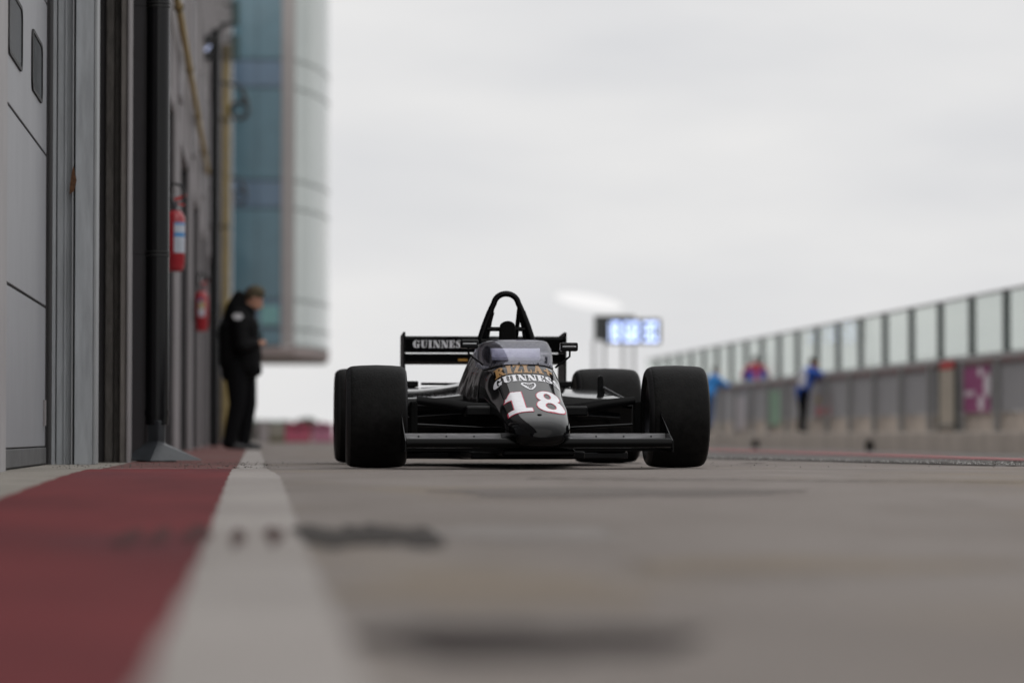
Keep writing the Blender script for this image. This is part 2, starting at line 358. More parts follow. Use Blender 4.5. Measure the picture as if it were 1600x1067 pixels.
# wall mass: pilasters, lintel band, upper wall
prev = 19.9
for k, (a, b) in enumerate(opens):
    if k: G('pilaster', wall_m, -6, WX, prev, a, -.2, LINT)
    prev = b
G('pilaster', wall_m, -6, WX, prev, 98, -.2, LINT)
G('upper_wall', wall_m, -6, WX, 18.7, 98, LINT, TOP)
G('upper_wall', wall_m, -6, -1.12, 6, 17.35, 3.4, TOP)
G('back_wall', reveal_m, -6.2, -6.001, -4, 98, -.2, TOP)
G('roof', M('roof_sheet', (.2,.2,.2), .8), -6.3, -.55, -4, 98.2, TOP, TOP+.25)
for k, (a, b) in enumerate(opens):
    d = G('garage_door', reveal_m, RX-.06, RX, a+.001, b-.001, 0, LINT)
    for z in (.62, 1.25, 1.88, 2.5): MB().box(RX, RX+.012, a+.02, b-.02, z-.006, z+.006).build('panel_joint', seal, d)
    G('reveal', reveal_m, RX, WX-.004, b-.02, b-.0015, 0, LINT-.002)
    G('door_frame', trim_m, WX, WX+.02, b, b+.12, 0, LINT+.1)
# fine cladding joints on the upper wall
for k in range(26):
    y = 24+k*2.9; G('cladding_joint', M('joint_grey', (.07,.068,.07), .8), WX, WX+.006, y, y+.03, LINT+.1, TOP-.1)
for z in (5.9, 8.9, 11.9): G('cladding_joint', M('joint_grey', (.07,.068,.07), .8), WX, WX+.006, 18.8, 98, z, z+.03)
for k in range(9):
    y = 26.5+6.1*k+3; G('wall_panel', M('pale_wall_panel', (.27,.26,.27), .6, var=.1), WX, WX+.03, y, y+.9, 3.5, 5.2+.3*(k % 2), bevel=.006)
# near sectional door
DX = -1.15
near = G('garage_door', seal, DX-.08, DX-.012, 13.2, 16.90, .0, 3.4)
def NB(name, m, *b, bevel=0, parent=near):
    return G(name, m, *(b[0]+1, b[1]+1, b[2]-16, b[3]-16, b[4], b[5]), bevel=bevel, parent=parent)
zj = [.04, .875, 1.715, 2.555, 3.4]
for i in range(4): NB('door_panel', door_m, DX-.012, DX, 13.2, 16.78, zj[i]+.007+(.06 if i == 0 else 0), zj[i+1]-.007, bevel=.004)
NB('bottom_seal', M('grey_rubber', (.09,.09,.092), .7, var=.2), DX-.012, DX+.006, 13.2, 16.78, .012, .10, bevel=.004)
def rrect(y0, y1, z0, z1, r, n=6):
    p = []
    for cy, cz, a0 in ((y1-r, z1-r, 0), (y0+r, z1-r, 90), (y0+r, z0+r, 180), (y1-r, z0+r, 270)):
        for k in range(n+1): a = math.radians(a0+90*k/n); p.append((cy+r*math.cos(a), cz+r*math.sin(a)))
    return p
for (a, b) in ((14.12, 14.95), (15.62, 16.36)):
    sh = lambda P: [(y-16, z) for y, z in P]
    o1, i1 = sh(rrect(a, b, 1.95, 2.27, .07)), sh(rrect(a+.028, b-.028, 1.968, 2.252, .055))
    n = len(o1); vs = [(x, *p) for x in (DX+.001+1, DX+.010+1) for P in (o1, i1) for p in P]
    fs = []
    for i in range(n):
        j = (i+1) % n
        fs += [(2*n+i, 2*n+j, 3*n+j, 3*n+i), (i, j, 2*n+j, 2*n+i), (n+i, n+j, 3*n+j, 3*n+i)]
    MB().add(vs, fs).build('window_frame', seal, near)
    MB().prism([(p[0], p[1]) for p in i1], 0, DX+.001+1, DX+.006+1).build('window_pane', darkglass, near)
NB('latch_plate', trim_m, DX+.001, DX+.012, 16.62, 16.70, .22, .36)
# jambs seen square on
e = lambda x: at(x, 700, 17.1).x
G('door_jamb', M('pale_jamb', (.34,.33,.335), .6, var=.1, scale=5, stretch=(1,1,.3)), -1.4, -1.128, 11.2, 13.88, 0, 3.5)
G('steel_channel', steel_m, e(82), e(86.5), 17.02, 17.1, 0, 3.6)
G('steel_channel', steel_m, e(87.5), e(112), 17.10, 17.16, 0, 3.6, bevel=.004)
G('steel_channel', steel_m, e(99), e(103), 17.085, 17.0995, 0, 3.6, bevel=.003)
G('channel_lip', seal, e(86.5), e(87.5), 17.08, 17.13, .02, 3.6)
G('channel_lip', paleedge, e(112), e(113.5), 17.04, 17.15, 0, 3.6)
G('channel_lip', seal, e(113.5), e(116), 17.14, 17.2, 0, 3.6)
G('steel_column', steel_m, e(116), e(145.5), 17.07, 17.35, 0, 3.6, bevel=.006)
G('column_edge', paleedge, e(145.6), e(150), 17.065, 17.35, .004, 3.6, bevel=.003)
MB().add([(x+1, 17.036-16, z) for x, z in ((e(108),1.20+.32),(e(115),1.22+.32),(e(119),1.28+.32),(e(114),1.36+.32),(e(111.5),1.33+.32),(e(108.5),1.26+.32))], [(0,1,2,3,4,5)]).build('rust_stain', rust, GB)
f = lambda x: at(x, 700, 18.3).x
G('dark_post', reveal_m, -1.5, f(163), 18.36, 18.7, -.1, 4.2)
G('concrete_post', conc_post, f(163), f(176), 18.30, 18.7, -.1, 4.2, bevel=.01)
G('concrete_post', conc_post, f(176.4), f(187), 18.34, 18.7, -.1, 4.2, bevel=.01)
G('wall_corner', conc_post2, f(187.4), f(197.5), 18.24, 18.7, -.1, 4.2, bevel=.008)
G('corner_trim', trim_m, f(197.7), f(201.5), 18.22, 18.7, -.1, 4.2, bevel=.004)
G('filler', reveal_m, -1.5, -1.16, 17.0, 18.7, 0, 4.2)
h_ = lambda x: at(x, 700, 19.8).x
G('dark_panel', M('dark_purple_panel', (.040,.037,.042), .55, var=.1, scale=2, bump=.05), -1.3, h_(229), 19.8, 19.88, -.1, 4.6)
G('dark_panel', reveal_m, h_(229.5), h_(243), 19.76, 19.88, -.1, 4.6)
G('upper_wall', wall_m, -6, -.9, 17.36, 18.69, 4.2, TOP)
# ------------------------------------------------------------------ drainpipes
pipe_m = M('dark_pipe_paint', (.006,.006,.007), .22, spec=.28, var=.2, scale=4, stretch=(2,2,.3), bump=.04, bscale=20)
foot_m = M('pipe_boot_plastic', (.035,.039,.044), .4, spec=.3, var=.2, scale=9, bump=.1, bscale=30)
def drainpipe(loc, r, top, label, boot=True, clamps=(1.35, 3.0)):
    t = thing('drainpipe', label, 'drainpipe', loc)
    MB().lathe([(r, .235 if boot else 0), (r, top)], n=36).build('pipe', pipe_m, t, smooth=True)
    if boot:
        MB().lathe([(r*1.06, .0), (r*1.06, .035), (r*1.0, .036)], n=36, o=(0,0,.29)).build('pipe_joint', pipe_m, t, smooth=True)
        A = [(-.085,-.05), (.0,-.11), (.05,-.05), (.05,.05), (-.07,.05)]
        vs = [(x*.82+.012, y*.8, .26) for x, y in A]+[(-.055,-.03,.125),(.01,-.072,.128),(.05,-.03,.12),(.05,.05,.12),(-.05,.05,.12)]+[(-.20,-.14,.022),(-.03,-.30,.012),(.285,-.10,.014),(.20,.08,.02),(-.16,.08,.02)]
        fs = [(4,3,2,1,0)]+[(a*5+i, a*5+(i+1)%5, (a+1)*5+(i+1)%5, (a+1)*5+i) for a in (0,1) for i in range(5)]
        MB().add(vs, fs).build('boot', foot_m, t, bevel=.006)
        MB().box(-.12,.12,-.12,.06,-.002,.02).build('boot_base', seal, t)
    for z in clamps:
        c = MB().lathe([(r*1.0, 0), (r*1.07, .003), (r*1.07, .012), (r*1.0, .015)], n=30, o=(0,0,z-.016)); c.lathe([(r*1.0, 0), (r*1.07, .003), (r*1.07, .010), (r*1.0, .013)], n=30, o=(0,0,z+.008))
        k = c.build('clamp', M('clamp_metal', (.03,.03,.03), .4, metal=.5), t, smooth=True)
        MB().tube([(-r, 0, z), (-.24, .02, z+.004)], .003, n=6).build('tie_wire', seal, k)
    return t
p0 = at(245, 700, 18.85); drainpipe((p0.x, 18.85, 0), .072, 8, 'fat dark grey drainpipe with flared boot at its foot, nearest the camera', clamps=((682-399)/249.5+.16, (682-11)/249.5+.16))
p1 = at(335, 600, 47.0); drainpipe((p1.x, 47, 0), .075, 6.5, 'thin black drainpipe further along the garage wall behind the second extinguisher', boot=False, clamps=(2, 4))
# yellow gas pipes
yel = M('yellow_pipe_paint', (.36,.25,.05), .5, var=.2, scale=6, bump=.05)
t = thing('gas_pipe', 'yellow gas pipe running level high along the grey garage wall', 'pipe', (-.67, 20, 3.93))
MB().tube([(0,y,.006*math.sin(y)) for y in range(-1, 24)], .032, n=12).build('pipe', yel, t, smooth=True)
for y in (2, 6.5, 11, 15.5, 20, 23): MB().lathe([(.045,-.02),(.045,.02)], o=(0,y,0), axis='y', n=14).build('bracket', M('dark_yellow', (.10,.075,.03), .6), t)
py_ = atX(351.5, -.62)
t = thing('gas_pipe', 'yellow upright gas riser pipe fixed to the far end of the garage wall', 'pipe', (-.62, py_, 0))
MB().tube([(0,0,0), (0,0,8.2)], .08, n=14).build('pipe', M('dull_yellow_paint', (.26,.195,.07), .6, var=.2, scale=4), t, smooth=True)
MB().tube([(0,0,8.2), (0,0,8.55)], .10, n=14).build('valve', M('dark_yellow', (.10,.075,.03), .6), t, smooth=True)
for z in (2.2, 4.6, 6.9): MB().box(-.12,.1,-.1,.1,z,z+.08).build('bracket', M('dark_yellow', (.10,.075,.03), .6), t)
# floodlight on an arm
Y = 45.0; q = lambda x, y: at(x, y, Y)
t = thing('floodlight', 'dark floodlight on a bent steel arm high on the garage wall', 'floodlight', q(325,72)); o_ = t.location
L_ = lambda x, y, dy=0: q(x, y)-o_+Vector((0,dy,0))
arm_m = M('dark_arm', (.025,.026,.027), .5)
MB().tube([L_(300,62), L_(332,66)], .035, n=8).build('arm', arm_m, t)
MB().tube([L_(328,70), L_(350,38), L_(366,38)], .035, n=8).build('arm', arm_m, t)
MB().box(-.06,.07,-.12,.12,.02,.15).build('junction_box', arm_m, t, bevel=.01)
MB().box(-.09,.05,-.10,.1,-.22,-.03).build('lamp_housing', arm_m, t, bevel=.02)
MB().prism([(-.02,-.10),(.05,-.02),(.02,.0),(-.06,-.08)], 1, -.118, -.102).build('lens', M('floodlight_lens', (.5,.55,.7), .1, emit=((.55,.65,1), .45)), t)  # blue glint on the glass put in as a faint glow
MB().tube([(-.07,0,-.15), (-.13,0,-.30)], .03, n=8).build('stay', arm_m, t)
# coiled hoses hanging from booms
def hose(Y, label):
    p = at(376, 682-517*61/Y, Y); t = thing('coiled_hose', label, 'hose', p, group='coiled hoses hanging from booms on the garage wall')
    MB().tube([(-.42,0,.45), (-.05,0,.42), (-.02,0,.36)], .028, n=8).build('boom', arm_m, t)
    hm = M('dark_hose', (.035,.04,.042), .5)
    pts = [(.0,0,.38),(.05,0,.25),(.12,0,.08)]+[(.17*math.cos(a)-.02,.03*a/6,.17*math.sin(a)-.10) for a in np.linspace(.6, -5.4, 26)]
    MB().tube(pts, [.03,.045,.055]+[.045]*26, n=8).build('hose', hm, t, smooth=True)
    MB().tube([(.17*math.cos(a)-.02,.05,.16*math.sin(a)-.10) for a in np.linspace(0, -6.2, 24)], .04, n=8).build('hose', hm, t, smooth=True)
hose(61, 'dark looped air hose hanging from a boom, the nearer and higher of two'); hose(83, 'dark looped air hose hanging from a boom, the farther and lower of two')
# projecting box signs
def boxsign(y0, y1, Y, label):
    a, b = at(362, y1, Y), at(374, y0, Y)
    t = thing('wall_sign', label, 'sign', (a.x, Y, a.z)); w, h = b.x-a.x, b.z-a.z
    MB().box(0, w, 0, .08, 0, h).build('sign_frame', M('sign_dark_green', (.03,.055,.055), .5), t, bevel=.01)
    MB().box(.03, w-.03, -.008, 0, .03, h-.03).build('sign_face', M('sign_face_green', (.05,.10,.10), .4), t)
    MB().box(-.45, 0, .02, .05, h-.12, h-.06).build('sign_bracket', arm_m, t)
boxsign(2, 40, 74, 'dark green box sign sticking out high on the garage wall, the upper one'); boxsign(56, 96, 74, 'dark green box sign sticking out of the garage wall, the lower one')
# ------------------------------------------------------------------ control tower
TY = 100.0; tp = lambda px, py: at(px, py, TY)
TW = thing('control_tower', 'glazed control tower with teal glass front overhanging the pit lane', 'tower', (0, TY, 0))
def glassy(name, col, rough=.08):
    return M(name, col, rough, var=.22, scale=.28, spec=.7, bump=.02, bscale=.6, bdist=.2)
tg1, tg2 = glassy('teal_glass', (.085,.178,.228)), glassy('blue_glass', (.095,.16,.24)); tg3 = glassy('pale_teal_glass', (.13,.32,.32))
sideglass = M('side_glass', (.43,.48,.465), .07, spec=1.0, var=.06, scale=.3)  # grazing sky reflection painted in as a pale base colour
mull = M('dark_mullion', (.035,.055,.065), .5); tower_col = M('tower_cladding', (.35,.325,.32), .6, var=.1, scale=.4); soff = M('tower_soffit', (.30,.25,.24), .8, var=.15, scale=.6)
xl = WX+.002; xr = tp(440, 300).x; xc = tp(460, 300).x
zs = [tp(400, y).z for y in (540,513,468,325,281,137,93)]; zs = zs+[16.6]
for i in range(len(zs)-1):
    m_ = (tg1, tg2)[i % 2]
    for (a, b) in ((xl, (xl+xr)/2-.01), ((xl+xr)/2+.01, xr)):
        MB().box(a, b, 0, .05, zs[i]+.035, zs[i+1]-.035).build('glass_pane', m_, TW)
    MB().box(xl, xr, .02, .12, zs[i]-.035, zs[i]+.035).build('mullion', mull, TW)
a, b = tp(407, 512), tp(436, 470); MB().box(a.x, b.x, -.06, -.01, a.z+.1, b.z-.15).build('bright_pane', tg3, TW)  # one window's brighter light painted in as a paler teal sheet
MB().box(xl+1e-3, xr, .13, 12, tp(400,540).z, 16.6).build('core', M('dark_core', (.02,.03,.035), .8), TW)
MB().box(xr, xc, -.06, .3, tp(440,540).z, 16.6).build('corner_column', tower_col, TW, bevel=.03)
# curved side glazing
zb = tp(460,540).z
curve = []
for k in range(5):
    u = k/4; curve.append((xc+.02+1.28*(1-(1-u)**1.6), .1+5.6*u**1.15))
for k in range(4):
    (x0,y0),(x1,y1) = curve[k],curve[k+1]
    for i in range(len(zs)-1):
        MB().add([(x0,y0,zs[i]+.04),(x1,y1,zs[i]+.04),(x1,y1,zs[i+1]-.04),(x0,y0,zs[i+1]-.04)]+[(x0-.05,y0+.01,zs[i]+.04),(x1-.05,y1+.01,zs[i]+.04),(x1-.05,y1+.01,zs[i+1]-.04),(x0-.05,y0+.01,zs[i+1]-.04)],
                 [(0,1,2,3),(7,6,5,4),(0,4,5,1),(1,5,6,2),(2,6,7,3),(3,7,4,0)]).build('glass_pane', sideglass, TW)
    MB().box(x1-.07, x1-.01, y1-.05, y1+.05, zb, 16.6).build('mullion', M('grey_mullion', (.22,.25,.24), .5), TW)
for z in zs[:-1]: MB().tube([(x-.02,y,z) for x, y in curve], .045, n=6).build('transom', M('grey_mullion', (.22,.25,.24), .5), TW)
poly = [(xl,-.1),(xc,-.1)]+curve+[(curve[-1][0], 12),(xl,12)]
MB().prism(poly, 2, tp(400,556).z, tp(400,541).z).build('soffit', soff, TW)
MB().prism(poly, 2, 16.6, 16.9).build('roof', tower_col, TW)
# ------------------------------------------------------------------ car
CX, CY = 1.384, 15.3
CAR = thing('racing_car', 'black single seater racing car number 18 parked nose on to the camera', 'racing car', (CX, CY, 0))
def cat(keys, vals, x):
    keys = np.array(keys, float); vals = np.array(vals, float); x = np.clip(x, keys[0], keys[-1])
    d = np.zeros_like(vals); h = np.diff(keys); s_ = np.diff(vals)/h
    for i in range(1, len(keys)-1): d[i] = 0 if s_[i-1]*s_[i] <= 0 else 2*s_[i-1]*s_[i]/(s_[i-1]+s_[i])
    d[0], d[-1] = s_[0], s_[-1]; i = int(min(len(keys)-2, np.searchsorted(keys, x, 'right')-1)); t_ = (x-keys[i])/h[i]
    return ((2*t_**3-3*t_**2+1)*vals[i]+(t_**3-2*t_**2+t_)*h[i]*d[i]+(-2*t_**3+3*t_**2)*vals[i+1]+(t_**3-t_**2)*h[i]*d[i+1])
sec = [(-.875,.012,.012,.153,.158,2),(-.872,.038,.037,.143,.176,2.1),(-.862,.068,.066,.133,.195,2.2),(-.838,.100,.097,.123,.216,2.35),(-.78,.135,.131,.112,.243,2.6),(-.68,.158,.153,.103,.272,2.8),(-.55,.171,.165,.096,.309,3.0),(-.4,.180,.175,.09,.351,3.2),
       (-.2,.184,.179,.08,.405,3.3),(0,.196,.190,.07,.462,3.4),(.2,.205,.198,.06,.530,3.5),(.5,.228,.204,.05,.565,4),(.85,.30,.195,.05,.605,4.5),(1.12,.365,.17,.05,.675,5),(1.25,.37,.165,.05,.685,5),
       (1.6,.32,.13,.05,.60,4),(2.2,.20,.11,.08,.46,3),(2.75,.12,.09,.1,.38,3)]
K = [q[0] for q in sec]
def body_pt(s_, a):
    wb, wt, zb_, zt, n_ = [cat(K, [q[i] for q in sec], s_) for i in (1,2,3,4,5)]
    c, q = math.cos(a), math.sin(a); ux = math.copysign(abs(c)**(2/n_), c); uz = math.copysign(abs(q)**(2/n_), q)
    z = (zb_+zt)/2+(zt-zb_)/2*uz; w = wb+(wt-wb)*(max(0., z-zb_)/(zt-zb_))**1.2
    return (ux*w, s_, z)
ss = sorted(set(list(-.875+.07*np.linspace(0, 1, 14)**2)+list(np.linspace(-.80, 2.75, 90)))); NA = 72
vs = [body_pt(s_, 2*math.pi*k/NA) for s_ in ss for k in range(NA)]
fs = [tuple(range(NA))[::-1], tuple(range((len(ss)-1)*NA, len(ss)*NA))]+[(i*NA+j, i*NA+(j+1)%NA, (i+1)*NA+(j+1)%NA, (i+1)*NA+j) for i in range(len(ss)-1) for j in range(NA)]
body = MB().add(vs, fs).build('body', black_paint, CAR, smooth=True, angle=50)
class Hit:
    def __init__(s, p): s.x, s.y, s.z = p
def top_at(x, s_):                # top surface of the bodywork above (x, s)
    for e_ in (0, 1e-4, -1e-4, 3e-4):
        h_ = bvh.ray_cast(Vector((x+e_, s_+e_*.7, 2)), Vector((0,0,-1)))
        if h_[0] is not None: return h_
    return (Vector((x, s_, cat(K, [q[4] for q in sec], s_)-.12)), Vector((0,0,1)))
bvh = BVHTree.FromPolygons([Vector(v) for v in vs], fs)
# cockpit opening cut out of the body
cut = MB(); ring = [(.155*math.copysign(abs(math.cos(a))**.6, math.cos(a)), .70+.40*math.copysign(abs(math.sin(a))**.7, math.sin(a))) for a in np.linspace(0, 2*math.pi, 40, endpoint=False)]
cut.prism(ring, 2, .2, 1.2); cutter = cut.build('cutter', black_matt, CAR)
bo = body.modifiers.new('b', 'BOOLEAN'); bo.operation = 'DIFFERENCE'; bo.object = cutter; bo.solver = 'EXACT'
bpy.context.view_layer.update()
me = bpy.data.meshes.new_from_object(body.evaluated_get(bpy.context.evaluated_depsgraph_get()))
body.modifiers.clear(); body.data = me; body.data.materials.clear(); body.data.materials.append(black_paint)
for p in me.polygons: p.use_smooth = True; p.material_index = 0
me.set_sharp_from_angle(angle=math.radians(40))
bpy.data.objects.remove(cutter)
# the crinkled side panels
wrap = M('crinkled_black_film', (.010,.008,.007), .16, coat=1., bump=1., bscale=7, stretch=(9,2.2,1.0), bdist=.035)
for sgn in (-1, 1):
    vs = []; S0 = np.linspace(.45, 1.7, 34); A0 = np.linspace(.10, .93, 18)
    for s_ in S0:
        for u in A0:
            zt = cat(K, [q[4] for q in sec], s_); zz = .31+(zt-.02-.31)*u
            wb, wt, zb_, zq, n_ = [cat(K, [q[i] for q in sec], s_) for i in (1,2,3,4,5)]
            uz = (zz-(zb_+zq)/2)/((zq-zb_)/2); hx = sgn*(wb+(wt-wb)*((zz-zb_)/(zq-zb_))**1.2)*(1-abs(uz)**n_)**(1/n_)
            vs.append((hx+sgn*(.006+.003*math.sin(s_*31+zz*6)), s_, zz))
    fs = [(i*18+j, i*18+j+1, (i+1)*18+j+1, (i+1)*18+j) for i in range(33) for j in range(17)]
    o = MB().add(vs, fs).build('side_panel', wrap, CAR, smooth=True, angle=180)
    so = o.modifiers.new('s', 'SOLIDIFY'); so.thickness = .003
# cockpit contents
MB().box(-.15,.15,.34,.36,.30,.555).build('bulkhead', black_matt, CAR)
MB().add([(-.145,.36,.575),(.105,.36,.575),(.12,.50,.625),(-.145,.50,.625),(-.145,.36,.56),(.105,.36,.56),(.12,.50,.61),(-.145,.50,.61)], [(0,1,2,3),(7,6,5,4),(0,4,5,1),(1,5,6,2),(2,6,7,3),(3,7,4,0)]).build('glare_panel', M('pale_lilac_panel', (.85,.85,.97), .4, metal=.8, var=.15, scale=9, stretch=(3,1,1)), CAR)  # lilac metal sheet added to imitate bright sky reflection in the windscreen
o = MB(); o.tube([(.115*math.cos(a), .60+.03*math.sin(a), .565+.095*math.sin(a)) for a in np.linspace(0, 2*math.pi, 33)], .011, n=8); o.box(-.1,.1,.59,.605,.555,.575)
o.build('steering_wheel', black_satin, CAR, smooth=True)
MB().prism([(.85,.22),(1.10,.22),(1.14,.66),(1.04,.66)], 0, -.14, .14).build('seat_back', black_matt, CAR, bevel=.02)
hr = MB(); hp = [(-.046,.60),(.046,.60),(.044,.74)]+[(.040*math.cos(a), .765+.028*math.sin(a)) for a in np.linspace(0, math.pi, 11)]+[(-.044,.74)]
hr.prism([(x, z) for x, z in hp], 1, 1.10, 1.17); hr.build('headrest', black_matt, CAR, bevel=.008)
# roll hoop
def hoop_pts(k=1.0, y=1.22):
    L1 = [(-.150*k, y, .67), (-.118*k, y, .765), (-.083*k, y, .862)]; top = [(-.068*math.cos(a)*k, y, .885+.062*math.sin(a)) for a in np.linspace(.15, math.pi-.15, 15)]
    return L1+top+[(-x, yy, z) for x, yy, z in L1[::-1]]
rh = MB().tube(hoop_pts(), .0165, n=14).build('roll_hoop', black_satin, CAR, smooth=True)
for sx in (-1, 1):
    MB().tube([(sx*.150, 1.22, .665), (sx*.118, 1.22, .765), (sx*.086, 1.22, .848)], .021, n=12).build('hoop_sleeve', black_satin, rh, smooth=True)
    MB().tube([(sx*.112, 1.235, .665), (sx*.098, 1.23, .765), (sx*.078, 1.22, .845)], .014, n=12).build('brace', black_satin, rh, smooth=True)
    MB().tube([(sx*.075, 1.24, .87), (sx*.09, 1.9, .52)], .013, n=10).build('rear_stay', black_satin, rh, smooth=True)
MB().tube([(-.115, 1.22, .752), (.115, 1.22, .752)], .0125, n=10).build('cross_bar', black_satin, rh, smooth=True)
MB().box(-.15,.15,1.19,1.24,.64,.698).build('hoop_base', black_satin, rh, bevel=.01)
# windscreen
ws = glassmat('tinted_perspex', (.80,.80,.85), gloss=.5, rough=.04, body=(.30,.30,.40), bodyf=.03)
vs = []; T = np.linspace(-1, 1, 41); V = np.linspace(0, 1, 12)
for t_ in T:
    a = abs(t_)
    bx, bs = .186*math.sin(t_*math.pi/2)**1 if False else .194*math.copysign(1-(1-a)**1.9, t_), .205+.62*a**3.2
    hit = top_at(bx*.995, bs)[0]; bz = (hit.z if hit else .5)+.001
    if a > .9: bz -= .01*(a-.9)*10
    tx, ts, tz = .186*math.copysign(1-(1-a)**1.9, t_), .50+.38*a**3, .668-.028*a**3.0
    for v in V:
        bul = .018*math.sin(math.pi*v)
        vs.append((bx+(tx-bx)*v+math.copysign(bul*a**2*.6, t_), bs+(ts-bs)*v-bul*.3, bz+(tz-bz)*v**.9+bul))
fs = [(i*12+j, i*12+j+1, (i+1)*12+j+1, (i+1)*12+j) for i in range(40) for j in range(11)]
w = MB().add(vs, fs).build('windscreen', ws, CAR, smooth=True, angle=180); so = w.modifiers.new('s', 'SOLIDIFY'); so.thickness = .003; so.offset = 1
MB().tube([(x*1.005, y-.003, z+.001) for x, y, z in vs[0::12]], .0028, n=6).build('edge_trim', seal, w)
MB().tube([(x, y, z) for x, y, z in vs[11::12]], .0028, n=6).build('edge_trim', M('pale_rim', (.25,.25,.28), .2), w)
for t_i in (8, 13, 19, 25, 31, 35):
    x, y, z = vs[t_i*12]; MB().lathe([(.004,0),(.004,.006),(.002,.008)], o=(x, y-.004, z+.004), n=10).build('screw', seal, w)
# mirrors
for sgn, dz in ((-1, .008), (1, -.006)):
    mc = Vector((sgn*.262, .40, .636+dz))
    m_ = MB().box(-.046,.046,-.025,.04,-.0225,.0225).build('mirror', black_paint, CAR, bevel=.008, loc=mc)
    MB().box(-.042,.042,.0405,.0425,-.019,.019).build('mirror_glass', M('mirror_glass', (.7,.7,.7), .03, metal=1.), m_)
    MB().tube([(sgn*.005,0,-.02),(sgn*.004,0,-.05),(-sgn*.02,0,-.07),(-sgn*.055,.0,-.095),(-sgn*.072,.0,-.110)], .0055, n=8).build('stalk', black_satin, m_, smooth=True)
    cu = bpy.data.curves.new('txt', 'FONT'); cu.body = 'cosmotronics'; cu.size = .0135; cu.align_x = 'CENTER'; cu.align_y = 'CENTER'; cu.offset = .0002; cu.extrude = .0003
    to = bpy.data.objects.new('txt', cu); C.objects.link(to); bpy.context.view_layer.update()
    tm = bpy.data.meshes.new_from_object(to.evaluated_get(bpy.context.evaluated_depsgraph_get())); bpy.data.objects.remove(to)
    tm.materials.clear(); tm.materials.append(white_print); lt = bpy.data.objects.new('lettering', tm); C.objects.link(lt); lt.parent = m_
    lt.location = (0, -.0262, .003); lt.rotation_euler = (math.pi/2, 0, 0); lt.scale = (.95, 1, 1)
# black pad on the right edge of the scuttle
vs = []
for s_ in (.15, .20, .25, .30, .36):
    for x in (.174, .190):
        hit = top_at(x, s_)[0]; vs.append((x, s_, hit.z+.006))
MB().add(vs, [(2*i, 2*i+1, 2*i+3, 2*i+2) for i in range(4)]).build('mirror_bracket', black_matt, CAR).modifiers.new('s', 'SOLIDIFY').thickness = .006
